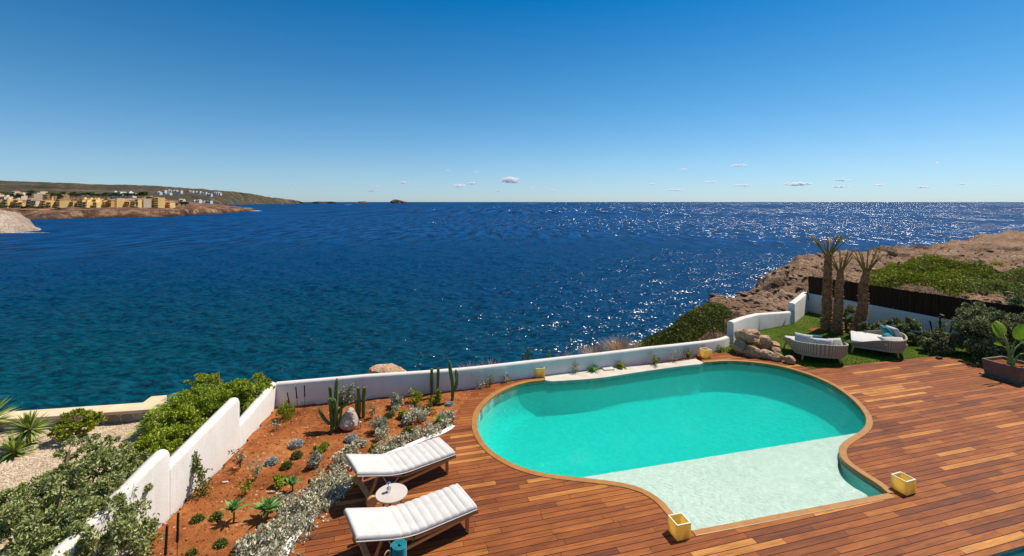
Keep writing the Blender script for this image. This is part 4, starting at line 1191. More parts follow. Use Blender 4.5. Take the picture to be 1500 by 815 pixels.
def pillow(label, o, loc, size, rot, mat, cat='cushion', group=None):
    bm = bmesh.new(); bmesh.ops.create_grid(bm, x_segments=14, y_segments=14, size=.5)
    top = [v.co.copy() for v in bm.verts]; bm.free(); vs = []; n = len(top)
    for s in (1, -1):
        for c in top:
            x, y = c.x * 2, c.y * 2; e = (1 - x ** 4) * (1 - y ** 4); pin = 1 - .07 * (x * x) * (1 - y * y) - .07 * (y * y) * (1 - x * x)
            vs.append((c.x * size[0] * pin, c.y * size[1] * pin, s * size[2] * .5 * max(e, 0) ** .55 + .008 * mnoise.noise(Vector((x * 2, y * 2, loc[0])))))
    k = 15; fs = []
    for s in (0, 1):
        for i in range(14):
            for j in range(14):
                a = s * n + i * k + j; f = (a, a + 1, a + k + 1, a + k); fs.append(f if s == 0 else f[::-1])
    m = MB(); m.add(vs, fs)
    me = bpy.data.meshes.new('cushion'); me.from_pydata([tuple(v) for v in m.v], [], m.f)
    bm = bmesh.new(); bm.from_mesh(me); bmesh.ops.remove_doubles(bm, verts=bm.verts, dist=.004); bmesh.ops.recalc_face_normals(bm, faces=bm.faces); bm.to_mesh(me); bm.free()
    for p in me.polygons: p.use_smooth = True
    me.materials.append(M[mat]); ob = link(bpy.data.objects.new('cushion', me))
    wm = Matrix.Translation(o.location) @ Matrix.Rotation(o.rotation_euler.z, 4, 'Z')
    ob.matrix_world = wm @ Matrix.Translation(loc) @ Matrix.Rotation(rot[2], 4, 'Z') @ Matrix.Rotation(rot[1], 4, 'Y') @ Matrix.Rotation(rot[0], 4, 'X')
    return tag(ob, label, cat, group)
db1 = daybed('grey woven daybed seen from behind, next to the boulder pile', (9.83, 14.75), R(72), .98)
db2 = daybed('grey woven daybed opening to the left, in front of the green shrubs', (12.22, 15.28), R(144), .95)
CG = 'loose cushions on the woven daybeds'
pillow('plain grey cushion at the left corner of the daybed seen from behind', db1, (-.44, -.34, .58), (.5, .42, .17), (R(62), 0, R(-28)), 'cushion_grey', group=CG)
pillow('long grey back cushion in the middle of the daybed seen from behind', db1, (.03, -.53, .55), (.62, .36, .16), (R(70), 0, 0), 'cushion_grey', group=CG)
pillow('small grey cushion leaning beside the long one on the daybed seen from behind', db1, (.44, -.42, .57), (.42, .36, .15), (R(60), 0, R(22)), 'cushion_grey', group=CG)
pillow('teal cushion behind the left grey cushion of the daybed seen from behind', db1, (-.30, -.02, .48), (.46, .40, .14), (R(18), 0, R(12)), 'teal', group=CG)
pillow('teal cushion at the right end of the daybed seen from behind', db1, (.52, -.10, .50), (.45, .38, .14), (R(35), 0, R(40)), 'teal', group=CG)
pillow('large teal cushion standing against the back of the daybed that opens left', db2, (.28, -.30, .62), (.52, .48, .17), (R(58), 0, R(15)), 'teal', group=CG)
pillow('flat teal cushion lying lower on the daybed that opens left', db2, (-.18, -.34, .53), (.52, .40, .15), (R(38), 0, R(-16)), 'teal', group=CG)
pillow('long pale bolster along the near side of the daybed that opens left', db2, (-.46, -.42, .50), (.74, .34, .18), (R(35), 0, R(-58)), 'cushion_grey', group=CG)
pillow('pale grey cushion in the far corner of the daybed that opens left', db2, (.42, -.48, .60), (.5, .42, .18), (R(66), 0, R(35)), 'cushion_grey', group=CG)
# low basket chair on the grass beyond the first daybed
bk = thing('garden_basket', 'low woven basket on the grass beyond the first daybed', 'basket', (*at(1188, 505).xy, 0))
MB().lathe([(.20, 0), (.27, .06), (.31, .2), (.32, .24), (.30, .25), (.27, .2), (.2, .05)], n=28).build('basket_body', M['basket'], bk, smooth=True, angle=50)
pillow('teal cushion lying in the low woven basket on the grass', bk, (0.02, 0, .27), (.5, .42, .14), (R(-16), R(8), R(20)), 'teal')

# ------------------------------------------------------------------ torches, spot lights
def torch(label, x, y, h, lean=(0, 0), z=-.06, head=.42, r=.016, pos=None, group='black garden torches'):
    p = at(x, y, z) if pos is None else Vector(pos)
    t = thing('garden_torch', label, 'torch', p, 0, group)
    tp = Vector((lean[0], lean[1], h)); q = tp * (1 - head / h)
    MB().tube([(0, 0, -.1), q], .005, 6).build('stake', M['iron'], t)
    m = MB(); m.tube([q, q.lerp(tp, .02), q.lerp(tp, .97), tp], [r * .7, r, r, r * .8], 10)
    for k in range(3): c = q.lerp(tp, .06 + .07 * k); m.tube([c, c + (tp - q).normalized() * .008], r * 1.25, 10)
    m.build('torch_head', M['black'], t, smooth=True)
    return t
torch('black garden torch nearest the bottom edge, left one of the pair in the red soil', 241, 838, .62, (0.02, .02), head=.40)
torch('black garden torch close to the pair\'s other one, standing further from the dividing wall', 259, 822, .68, (0.02, 0), head=.42)
torch('leaning black torch by the wall corner, the one nearest the feathery plant', 427, 611, .58, (-.10, 0), head=.26, r=.014)
torch('black torch against the white wall, middle one of three by the corner', 437, 605, .62, (-.06, 0), head=.28, r=.014)
torch('black torch against the white wall, next to the stone slab', 447, 602, .62, (-.02, 0), head=.28, r=.014)
torch('black torch leaning over the wall near the dry scrub', 1051, 512, 1.0, (-.22, 0), head=.42, r=.018)
torch('slim black torch upright behind the wall corner by the boulders', 1060, 507, .95, (0, 0), head=.45, r=.016)
torch('black torch leaning at the corner of the lawn wall', 1187, 457, .95, (-.14, 0), head=.5, r=.022, z=0)
torch('black torch on the white base of the screen fence, left of two', 1199, 452, .85, (0, 0), head=.6, r=.022, z=0)
torch('black torch on the white base of the screen fence, nearer the palms', 1206, 455, .85, (0.03, 0), head=.6, r=.022, z=0)
torch('black torch leaning left in the shrub by the fence', 1371, 505, .85, (-.22, 0), head=.45, r=.026, z=0)
torch('tallest black torch in the shrub by the fence, with a green shoot round it', 1377, 505, .98, (0, 0), head=.6, r=.026, z=0)
torch('black torch leaning right in the shrub by the fence', 1388, 505, .85, (.2, 0), head=.45, r=.026, z=0)
def spot(label, x, y, white=False):
    t = thing('garden_spotlight', label, 'garden light', at(x, y, -.06), .5)
    MB().tube([(0, 0, -.05), (0, 0, .06)], .006, 6).build('stake', M['iron'], t)
    MB().box((0, 0, .09), (.05, .04, .07), 0, .9).build('lamp_housing', M['iron' if not white else 'white_metal'], t, bevel=.006)
spot('small dark spotlight on the red soil beside the green rosette', 453, 713)
spot('small spotlight with a pale top in the middle of the red soil bed', 528, 626, True)
tb = MB().box((0, 0, .03), (.14, .10, .06)).build('floor_box', M['black'], bevel=.005); tb.location = at(1375.5, 526); tag(tb, 'small black box on the far corner of the wooden deck', 'box')

# ------------------------------------------------------------------ cacti
def cactus(label, x, y, arms, group='columnar cacti along the bed', z=-.07):
    """arms: list of (points, radius)"""
    t = thing('columnar_cactus', label, 'cactus', at(x, y, z), 0, group)
    for pts, r in arms:
        P = catmull([Vector(p) for p in pts], 6); n = 20; rad = []; L = len(P)
        for i in range(L):
            q = i / (L - 1); rad.append(r * min(1, math.sqrt(max(0.02, (1 - q) * 9))) * (.8 + .2 * min(1, q * 4)) * (1 + .07 * math.sin(q * 13 + r * 900)))
        m = MB(); m.tube(P, rad, n)
        o = m.build('arm', M['cactus'], t, smooth=True, angle=70)
        me = o.data
        for i, v in enumerate(me.vertices):
            ring_i = i // n
            if ring_i >= L: continue
            k = i % n; c = P[ring_i]; d = v.co - c
            v.co = c + d * (1.12 if k % 4 == 0 else (.72 if k % 4 == 2 else .92))
        me.attributes.active = None if False else me.attributes.active
        for p in me.polygons: p.use_smooth = False
    return t
r_ = .040
cactus('large branching columnar cactus beside the pale pointed rock', 486, 632, [
    ([(0, 0, 0), (0, 0, .3), (-.03, 0, .62), (-.07, .02, .74)], .045),
    ([(.09, .05, 0), (.08, .05, .4), (.05, .12, .8), (.06, .14, 1.12)], .042),
    ([(-.04, 0, .15), (-.16, .02, .25), (-.25, .02, .4), (-.28, .02, .50)], .034),
    ([(.0, .06, .3), (-.06, .14, .6), (-.1, .18, .8), (-.11, .18, .93)], .04),
    ([(.07, .0, .1), (.09, 0, .4), (.07, 0, .62), (.02, 0, .72)], .038),
    ([(.1, .05, .35), (.2, .06, .5), (.34, .06, .60), (.38, .06, .62)], .034),
    ([(.09, .03, .1), (.16, .03, .22), (.19, .03, .35), (.2, .03, .5)], .03)])
cactus('short cluster of three cactus columns right of the pale rock', 529, 612, [
    ([(-.05, 0, 0), (-.05, 0, .3), (-.06, 0, .66), (-.06, 0, .7)], .04), ([(.05, .02, 0), (.05, .02, .3), (.07, .02, .66), (.07, .02, .70)], .042), ([(-.08, -.03, 0), (-.1, -.03, .25), (-.1, -.03, .42)], .03)])
cactus('slim cactus column against the white wall, left one of a pair of columns', 632.5, 577, [([(0, 0, 0), (0, 0, .3), (0, 0, .62), (0, 0, .66)], .038)])
cactus('slim cactus column with a pale corky foot, right one of that pair', 641.5, 580, [([(0, 0, 0), (0, 0, .3), (.01, 0, .66), (0, 0, .72)], .036)])
cactus('tall forked cactus between the wall and the curved deck', 663, 587, [([(0, 0, 0), (0, 0, .4), (-.06, 0, .8), (-.09, 0, 1.03)], .042), ([(.0, 0, .25), (.08, 0, .35), (.11, 0, .55), (.08, 0, .8)], .038)])
cactus('cactus with two uneven columns left of the wax lantern by the pool', 771, 545, [([(-.1, 0, 0), (-.1, 0, .3), (-.1, 0, .5), (-.1, 0, .55)], .035), ([(.06, 0, 0), (.06, 0, .4), (.05, 0, .66), (.04, 0, .72)], .042)])
cactus('small single cactus stub behind the wax lantern by the pool', 785, 543, [([(0, 0, 0), (0, 0, .2), (0, 0, .35)], .032)])
cactus('cactus with two leaning columns right of the wax lantern by the pool', 808, 549, [([(-.03, 0, 0), (-.02, 0, .3), (-.07, 0, .6), (-.08, 0, .72)], .042), ([(.08, 0, 0), (.1, 0, .25), (.12, 0, .45), (.1, 0, .52)], .038)])
# ================================================================== PLANTS OF THE RED SOIL BED
g0 = np.random.default_rng(42)
# silver cushions
def cushion_plant(label, x, y, r, mat, group, n=900, L=.05):
    NS[0] += 1; g = np.random.default_rng(900 + NS[0]); s = at(x, y).y / F; r = r * s
    d = rnd_dirs(n, g, .2); d[:, 2] = np.abs(d[:, 2]); q = g.uniform(.55, 1, (n, 1))
    P = d * q * np.array([r, r * .9, r * .8]); p = at(x, y + r / s * .25, -.07)
    o = thing('cushion_plant', label, 'plant', p, 0, group)
    foliage('foliage', P, d, L * g.uniform(.6, 1.2, n), L * .28, M[mat], o, g, 0, .5)
    rock_mesh('core', (r * .6, r * .55, r * .45), NS[0], M['stem'], o, sub=2)
    return o
SG = 'silver cushion plants on the red soil'
cushion_plant('silver white cushion plant left of the tall branching cactus, the largest one', 434, 650, 11, 'leaf_silver', SG)
cushion_plant('silver white cushion plant below the pale pointed rock', 515, 642, 10, 'leaf_silver', SG)
cushion_plant('silver white cushion plant nearest the dividing wall', 398, 675, 9, 'leaf_silver', SG)
cushion_plant('small silver plant by the deck ring, below the forked cactus', 658, 592, 7, 'leaf_silver', SG, 500)
TG = 'low dark green tufts on the red soil'
for x, y, r, lab in [(435, 666, 8, 'small dark green tuft below the largest silver cushion plant'), (420, 681, 8, 'small dark green tuft between the silver plant and the yellow bush'), (289, 760, 9, 'low green tuft between the climbing plant and the torches'), (317, 757, 9, 'low green tuft just left of the rosette on a stem'), (323, 797, 10, 'low green tuft near the bottom edge right of the torches'), (281, 811, 8, 'green tuft at the bottom edge beside the right torch'), (599, 632, 11, 'dark green low bush in the shade of the cream shrubs'), (570.6, 608, 8, 'round dark green ball plant in the middle of the bed')]:
    cushion_plant(lab, x, y, r, 'leaf_mid', TG, 600, .06)
YG = 'yellow green flowering bushes in the bed'
for x, y, r, lab in [(472, 656, 12, 'flat yellow green plant between the two silver cushions'), (412, 706, 14, 'round yellow green bush behind the light green rosette'), (591.5, 610, 11, 'bright yellow green bush beside the cream leaved shrubs'), (547, 657, 9, 'small yellow green plant behind the head of the far lounger'), (910, 538, 10, 'low yellow plant between the white wall and the pool ledge')]:
    s = at(x, y).y / F; shrub('flowering_bush', lab, 'bush', x, y + 3, r * s, r * s * 1.0, 700, .05, .03, 'leaf_yellow', YG, nclump=12)
shrub('grey_shrub', 'small grey green shrub above the dark spotlight', 'shrub', 459, 684, .17, .26, 420, .06, .028, 'leaf_sage')
shrub('leafy_shrub', 'open leafy shrub in the middle of the bed near the sea wall', 'shrub', 579, 596, .24, .34, 520, .07, .03, 'leaf_sage', 'small shrubs near the sea wall')
shrub('leafy_shrub', 'green shrub against the wall right of the middle shrub', 'shrub', 609, 588, .24, .30, 420, .07, .03, 'leaf_yellow', 'small shrubs near the sea wall')
shrub('leafy_shrub', 'yellowish shrub below the pair of slim cactus columns', 'shrub', 637, 590, .2, .34, 380, .07, .03, 'leaf_yellow', 'small shrubs near the sea wall')
shrub('leafy_shrub', 'grey green shrub behind the branching cactus at the wall', 'shrub', 510, 589, .24, .42, 520, .07, .035, 'leaf_sage', 'small shrubs near the sea wall')
shrub('leafy_shrub', 'feathery shrub behind the cream shrubs, right of the yellow bush', 'shrub', 622, 606, .28, .30, 520, .06, .02, 'leaf_mid', 'small shrubs near the sea wall')
shrub('feathery_bush', 'pale silvery feathery bush in the middle of the red bed', 'shrub', 553, 632, .22, .34, 1100, .075, .012, 'leaf_sage', upb=.8, nclump=20)
shrub('feathery_bush', 'green feathery bush by the wall corner below the three torches', 'shrub', 419, 613, .24, .36, 900, .09, .010, 'leaf_yellow', upb=1.2, nclump=20)
WG = 'thin young plants in the beds'
for i, (x, y, r, h, ns, nl, mt, lab) in enumerate([
    (405, 628, .12, .18, 4, 8, 'leaf_sage', 'sparse low plant on the soil beside the dividing wall'),
    (352, 684, .2, .36, 9, 12, 'leaf_dry', 'dry straw coloured wispy plant by the middle of the dividing wall'),
    (374, 700, .22, .34, 7, 12, 'leaf_sage', 'sparse wispy plant left of the yellow green bush'),
    (361, 722, .16, .22, 6, 10, 'leaf_yellow', 'thin yellowish plant above the rosette on a stem'),
    (545, 612, .12, .36, 6, 10, 'leaf_dry', 'thin dry plant above the pale feathery bush'),
    (705, 572, .10, .36, 4, 12, 'leaf_sage', 'thin plant leaning on the white wall left of the pool'),
    (718, 569, .10, .34, 4, 14, 'leaf_mid', 'second thin plant on the wall left of the pool'),
    (741, 563, .14, .32, 5, 12, 'leaf_sage', 'thin open plant on the wall above the curved deck end'),
    (844, 549, .10, .42, 5, 14, 'leaf_sage', 'slender upright plant against the wall left of the pale rosette'),
    (960, 537, .22, .42, 7, 18, 'leaf_mid', 'bushy young plant against the wall behind the pool ledge'),
    (988, 531, .18, .50, 5, 14, 'leaf_sage', 'tall thin plant against the wall behind the pool ledge'),
    (1008, 527, .20, .36, 7, 16, 'leaf_mid', 'green young plant next to the wax lantern on the ring tip'),
    (1056, 517, .28, .22, 9, 14, 'leaf_mid', 'low green plant in the wall corner left of the boulders'),
    (1073, 516, .2, .28, 7, 12, 'leaf_mid', 'green plant touching the boulder pile at the wall corner')]):
    wispy('young_plant', lab, x, y, r, h, ns, nl, .075, mt, WG)
RG = 'light green rosettes in the bed'
rosette('green_rosette', 'light green rosette on a short stem near the torches', 342, 763, .24, 22, 'leaf_agave', RG, stem=.16, w=.26, bend=.1, up0=.3)
rosette('green_rosette', 'large light green rosette right of the one on a stem', 391, 757, .27, 30, 'leaf_agave', RG, stem=.10, w=.24, bend=.12, up0=.2)
rosette('green_rosette', 'light green rosette in front of the round yellow green bush', 428, 719, .21, 20, 'leaf_agave', RG, stem=.10, w=.26, bend=.1, up0=.3)
rosette('green_rosette', 'small bright rosette among the cream shrubs by the deck ring', 642, 620, .20, 20, 'leaf_agave', RG, stem=.04, w=.2, bend=.1)
rosette('green_rosette', 'pale green rosette between the white wall and the stone ledge', 869, 546, .30, 26, 'leaf_agave', RG, stem=.02, w=.2, bend=.1)
# creeping cream-leaved shrubs along the kerb
CGp = 'cream leaved creeping shrubs along the kerb'
cream = [(613, 616, .30, .34, 'bushy cream leaved shrub in the group by the deck ring'), (596, 622, .18, .26, 'cream leaved shrub right of the yellow bush'), (629, 636, .32, .22, 'cream leaved shrub hanging over the white kerb behind the far lounger foot'), (653, 614, .26, .26, 'cream leaved shrub at the ring end of the white kerb'),
    (558, 641, .22, .26, 'cream leaved shrub under the pale feathery bush'), (574, 656, .24, .22, 'cream leaved shrub behind the backrest of the far lounger'), (557, 662, .26, .20, 'low cream leaved shrub just above the far lounger'), (528, 652, .16, .18, 'sparse cream leaved shrub above the head of the far lounger'),
    (514, 668, .24, .26, 'cream leaved shrub left of the far lounger head'), (500, 684, .26, .24, 'cream leaved shrub between the bed and the far lounger wheel'), (484, 706, .30, .24, 'cream leaved shrub on the kerb right of the dark spotlight'), (468, 722, .28, .22, 'cream leaved shrub on the kerb at the gap below the spotlight'),
    (447, 745, .32, .28, 'cream leaved shrub on the kerb halfway down the left deck curve'), (428, 757, .30, .26, 'dense cream leaved shrub beside the deck curve'), (418, 780, .34, .28, 'dense cream leaved shrub on the lower deck curve'), (398, 800, .34, .30, 'cream leaved shrub near the bottom edge beside the deck'),
    (378, 812, .30, .26, 'cream leaved shrub at the bottom edge above the pale stones'), (398, 832, .40, .30, 'cream leaved shrub at the very bottom of the kerb'), (365, 800, .22, .20, 'sparse cream leaved shrub at the bottom, furthest from the deck'), (412, 738, .20, .18, 'sparse cream leaved shrub beside the largest rosette')]
for x, y, r, h, lab in cream:
    shrub('creeping_shrub', lab, 'shrub', x, y, r, h, int(r * 1500), .062, .034, 'leaf_cream', CGp, nclump=16, stems=5, upb=.4)
for x, y, w, h, sd_, lab in [(374, 803, 22, 15, 81, 'pale stone under the cream shrubs at the bottom edge'), (386, 786, 16, 11, 83, 'smaller pale stone between the rosette and the cream shrubs')]:
    boulder(lab, x, y, w, h, sd_, -.08, 'pale_boulder')
# climbing plant on the dividing wall
cl = thing('climbing_plant', 'leaning climbing plant with a trailing leafy stem beside the white dividing wall', 'plant', at(297, 727, -.06))
gc = np.random.default_rng(5); path = [Vector((0, 0, 0)), Vector((-.04, .05, .22)), Vector((-.16, .1, .44)), Vector((-.28, .12, .66)), Vector((-.36, .1, .74)), Vector((-.42, .06, .66))]
pp = catmull(path, 10); P = []
for q in range(800):
    c = pp[gc.integers(0, len(pp))]; wd = .11 if c.z < .3 else .06; P.append(c + Vector(gc.normal(size=3) * wd * .6))
foliage('foliage', np.array(P), rnd_dirs(len(P), gc), .06, .028, M['leaf_mid'], cl, gc)
MB().tube(pp, .007, 5).build('stem', M['stem'], cl)
wispy('young_plant', 'green plant at the foot of the dividing wall near the bottom edge', 213, 812, .22, .45, 12, 22, .08, 'leaf_mid', WG)
MB_ = wispy('young_plant', 'tiny bare shoot against the middle of the dividing wall', 293, 712, .06, .34, 2, 3, .04, 'leaf_mid', WG, lean=(.05, 0))
# leaf litter near the wall and twigs
# ================================================================== LEFT NEIGHBOUR GARDEN
def big_shrub(name, label, pos, R3, n, L, Wd, mat, nclump, seed, stems=14, cat='bush', upb=.4, jit=.7, group=None):
    g = np.random.default_rng(seed); o = thing(name, label, cat, pos, 0, group)
    P, d = clump_points(n, g, R3, nclump, .55); d[:, 2] += upb
    foliage('foliage', P, d, L * g.uniform(.6, 1.25, n), Wd * g.uniform(.7, 1.2, n), M[mat], o, g, .1, jit)
    stems_mb(stems, g, R3, R3[2] * .012, .12).build('trunk', M['stem'], o)
    return o
def blob_bush(name, label, blobs, n, L, Wd, mat, seed, cat='bush', trunks=True, upb=.3, mats=None, group=None):
    """one plant whose crown is several overlapping leafy masses (world centre, radii)"""
    g = np.random.default_rng(seed); c0 = Vector(blobs[0][0]); base = Vector((c0.x, c0.y, blobs[0][2] if len(blobs[0]) > 2 else -.3))
    o = thing(name, label, cat, base, 0, group)
    vol = np.array([b[1][0] * b[1][1] ** .5 * b[1][2] ** .5 for b in blobs]); vol /= vol.sum(); Ps = []; Ds = []
    for b, v in zip(blobs, vol):
        k = int(n * v) + 1; nc = max(14, int(b[1][0] * 60)); R3 = np.array(b[1])
        c = rnd_dirs(nc, g, .35) * g.uniform(.5, 1.0, (nc, 1)); cr = g.uniform(.14, .30, nc); kk = g.integers(0, nc, k); d = rnd_dirs(k, g, .4)
        Pp = (c[kk] + d * g.uniform(.4, 1.0, (k, 1)) * cr[kk][:, None]) * R3 + np.array(b[0]) - np.array(base)
        Ps.append(Pp); Ds.append(d)
    P = np.concatenate(Ps); D = np.concatenate(Ds); D[:, 2] += upb
    foliage('foliage', P, D, L * g.uniform(.6, 1.25, len(P)), Wd * g.uniform(.7, 1.2, len(P)), M[mat], o, g, .1, .7)
    if trunks:
        m = MB()
        for b in blobs:
            for i in range(3):
                e = Vector(b[0]) - base + Vector(g.normal(size=3)) * b[1][0] * .35; s = Vector((g.normal() * .06, g.normal() * .06, -.1))
                m.tube([s, s.lerp(e, .5) + Vector((0, 0, .08)), e], [.035, .022, .008], 6)
        m.build('trunk', M['stem'], o)
    return o
def pz(x, y, z):
    s = (H - z) / (y - HZ); return ((x - 750) * s, F * s, z)
blob_bush('olive_bush', 'large loose grey green bush filling the bottom left corner in front of the white wall', [
    (pz(60, 762, .5), (.62, .55, .5), -.3), (pz(130, 700, .62), (.55, .5, .48)), (pz(130, 780, .5), (.6, .5, .55)), (pz(170, 740, .55), (.42, .4, .45)), (pz(60, 830, .4), (.7, .5, .5)),
    (pz(150, 825, .4), (.5, .4, .5)), (pz(110, 655, .75), (.30, .3, .2)), (pz(155, 668, .65), (.34, .3, .25)), (pz(18, 745, .4), (.45, .4, .3)), (pz(-60, 800, .4), (.7, .5, .4)), (pz(185, 690, .6), (.35, .35, .3)), (pz(95, 720, .55), (.5, .5, .4)), (pz(195, 790, .45), (.3, .3, .45)), (pz(90, 800, .5), (.6, .5, .45))], 52000, .062, .028, 'leaf_olive', 11)
blob_bush('green_hedge', 'bright green hedge growing over the top of the white dividing wall', [
    (pz(330, 585, .45), (.75, .5, .42), -.3), (pz(372, 572, .48), (.48, .40, .36)), (pz(350, 582, .55), (.35, .3, .34)), (pz(388, 570, .42), (.22, .2, .26)), (pz(290, 600, .4), (.65, .6, .45)), (pz(255, 625, .3), (.6, .6, .42)), (pz(235, 660, .2), (.55, .6, .35)), (pz(205, 672, .1), (.5, .5, .35)), (pz(352, 600, .40), (.20, .2, .28)), (pz(300, 565, .35), (.5, .4, .25))], 36000, .070, .027, 'leaf_green', 12)
blob_bush('round_bush', 'rounded yellow green bush in front of the beige stone wall', [(pz(112, 622, .0), (.46, .36, .30), -.3), (pz(95, 630, -.05), (.3, .25, .22)), (pz(133, 618, .0), (.26, .25, .2))], 3600, .07, .03, 'leaf_yellow', 13)
def yucca(label, x, y, zb, stem, r, n, seed, lean=(0, 0), group='yuccas on the gravel'):
    g = np.random.default_rng(seed); o = thing('yucca', label, 'yucca', at(x, y, zb), 0, group)
    d = rnd_dirs(n, g, .55); d[:, 2] = np.maximum(d[:, 2], -.25); B = np.tile([lean[0], lean[1], stem], (n, 1)) + d * .03
    blades('leaves', B, d, r * g.uniform(.8, 1.1, n), r * .10, .12, M['leaf_yucca'], o, g, 4, lambda t: max(.03, (1 - t) ** .6 * (.6 + .8 * min(1, t * 3))))
    MB().tube([(0, 0, -.05), (lean[0] * .5, lean[1] * .5, stem * .5), (lean[0], lean[1], stem + .03)], [.05, .042, .05], 10).build('trunk', M['bark'], o, smooth=True)
    return o
yucca('yucca with a bare trunk and a flower spike in front of the stone wall', 42, 650, -.3, .30, .46, 110, 1)
yucca('low green yucca on the gravel in front of the one with a trunk', 20, 667, -.3, .06, .46, 60, 2)
yucca('yucca cut by the left edge of the view by the stone wall', -20, 640, -.3, .35, .6, 90, 3)
def palm_plant(label, x, y, z, n, L, seed):
    g = np.random.default_rng(seed); o = thing('fan_palm', label, 'palm', at(x, y, z))
    for i in range(n):
        a = g.uniform(0, 6.28); e = g.uniform(.25, 1.2); d = np.array([math.cos(a) * math.cos(e), math.sin(a) * math.cos(e), math.sin(e)])
        Ls = L * g.uniform(.8, 1.1); k = 44; t_ = np.linspace(.22, 1, k); c = d[None] * Ls * t_[:, None] - UP * .35 * Ls * (t_ ** 2)[:, None]
        s = np.cross(d, UP); s /= np.linalg.norm(s); sg = np.where(np.arange(k) % 2, 1, -1)[:, None]
        D = d[None] * .7 + s[None] * sg * .8 - UP * .15; D /= np.linalg.norm(D, axis=1, keepdims=True)
        fr_ = blades('frond', c, D, Ls * .34 * np.sin(np.pi * np.clip(t_ * .8 + .15, 0, 1)), .03, .15, M['leaf_yucca'], o, g, 3)
        MB().tube([Vector(d * Ls * q) - Vector((0, 0, .35 * Ls * q * q)) for q in (0, .33, .66, 1)], [.012, .009, .006, .003], 5).build('midrib', M['green_stem'], fr_)
    MB().tube([(0, 0, -.1), (0, 0, .12)], [.1, .08], 10).build('trunk', M['bark'], o, smooth=True)
    return o
palm_plant('yellow green palm behind the hedge at the end of the stone wall', 262, 622, -.3, 16, 1.05, 4)
for i in range(26):
    pass

# ================================================================== RIGHT GARDEN
def date_palm(label, x, y, top, r0, r1, fr, seed, nf=14, spread=.5, fl=1.0):
    g = np.random.default_rng(seed); b = at(x, y, 0); o = thing('date_palm', label, 'palm tree', b, 0, 'cropped date palms on the lawn')
    top = Vector(top); P = catmull([Vector((0, 0, -.1)), top * .4 + Vector((g.normal() * .03, g.normal() * .03, 0)), top * .75, top], 8)
    rad = [r0 * 1.15 if i < 3 else r0 + (r1 - r0) * i / (len(P) - 1) for i in range(len(P))]
    tr = MB().tube(P, [r * .86 for r in rad], 14).build('trunk', M['bark'], o, smooth=True)
    # leaf-base stubs spiralling up the trunk, one mesh of bark
    m = MB(); k = 0; n = int(top.length * 95)
    for i in range(n):
        q = (i / n) ** .95 * (len(P) - 1.001); j = int(q); c = P[j].lerp(P[j + 1], q - j); r = rad[j]; a = i * 2.39996 + g.normal() * .15
        d = Vector((math.cos(a), math.sin(a), 0)); up = (P[j + 1] - P[j]).normalized(); ln = r * g.uniform(.28, .5)
        s = Vector((-d.y, d.x, 0)) * .055; p0 = c + d * r * .78
        m.add([p0 - s, p0 + s, p0 + s * .5 + d * ln + up * .10, p0 - s * .5 + d * ln + up * .10, p0 - s + up * .03 * 3, p0 + s + up * .09], [(0, 1, 2, 3), (3, 2, 5, 4), (0, 3, 4), (1, 5, 2), (0, 4, 5, 1)])
    m.build('bark_stubs', M['bark'], tr)
    for i in range(nf):
        a = i * 2.39996 + g.uniform(-.2, .2); e = g.uniform(.95, 1.45) if g.random() > spread * .5 else g.uniform(.8, 1.15)
        d = Vector((math.cos(a) * math.cos(e), math.sin(a) * math.cos(e), math.sin(e))); L = fl * g.uniform(.75, 1.1)
        c = [top + d * L * q - Vector((0, 0, .12 * L * q * q)) + Vector((math.cos(a), math.sin(a), 0)) * .05 for q in np.linspace(0, 1, 6)]
        fo = MB().tube(c, [.034, .028, .022, .018, .014, .010], 6).build('frond_stalk', M['leaf_palm'], o, smooth=True)
        k = 22; t_ = np.linspace(.62, 1, k); cc = np.array([top + d * L * q - Vector((0, 0, .12 * L * q * q)) + Vector((math.cos(a), math.sin(a), 0)) * .05 for q in t_])
        s = np.cross(np.array(d), UP); s /= np.linalg.norm(s) + 1e-6; sg = np.where(np.arange(k) % 2, 1, -1)[:, None]
        D = np.array(d)[None] * 1.0 + s[None] * sg * .26 + g.normal(size=(k, 3)) * .12; D /= np.linalg.norm(D, axis=1, keepdims=True)
        blades('leaflets', cc, D, fl * .17 * g.uniform(.5, 1.2, k), .032, .25, M['leaf_palm'], fo, g, 3)
    return o
date_palm('tallest cropped date palm with a dark trunk, back left of the group', 1211, 484, (.12, .1, 2.85), .20, .10, 12, 1, 15, .8, 1.05)
date_palm('slimmer cropped date palm in front of the tallest one', 1225, 488, (.12, -.05, 2.32), .19, .09, 10, 2, 11, .4, .95)
date_palm('leaning cropped date palm, right one of the group', 1252, 488, (.52, .1, 2.30), .21, .10, 12, 3, 13, .6, 1.0)
o = rock_mesh('soil_mound', (.55, .3, .05), 90, M['soil'], sub=3); o.location = (*at(1207, 484).xy, .0); tag(o, 'patch of bare red soil at the foot of the palms', 'soil patch', kind='stuff')
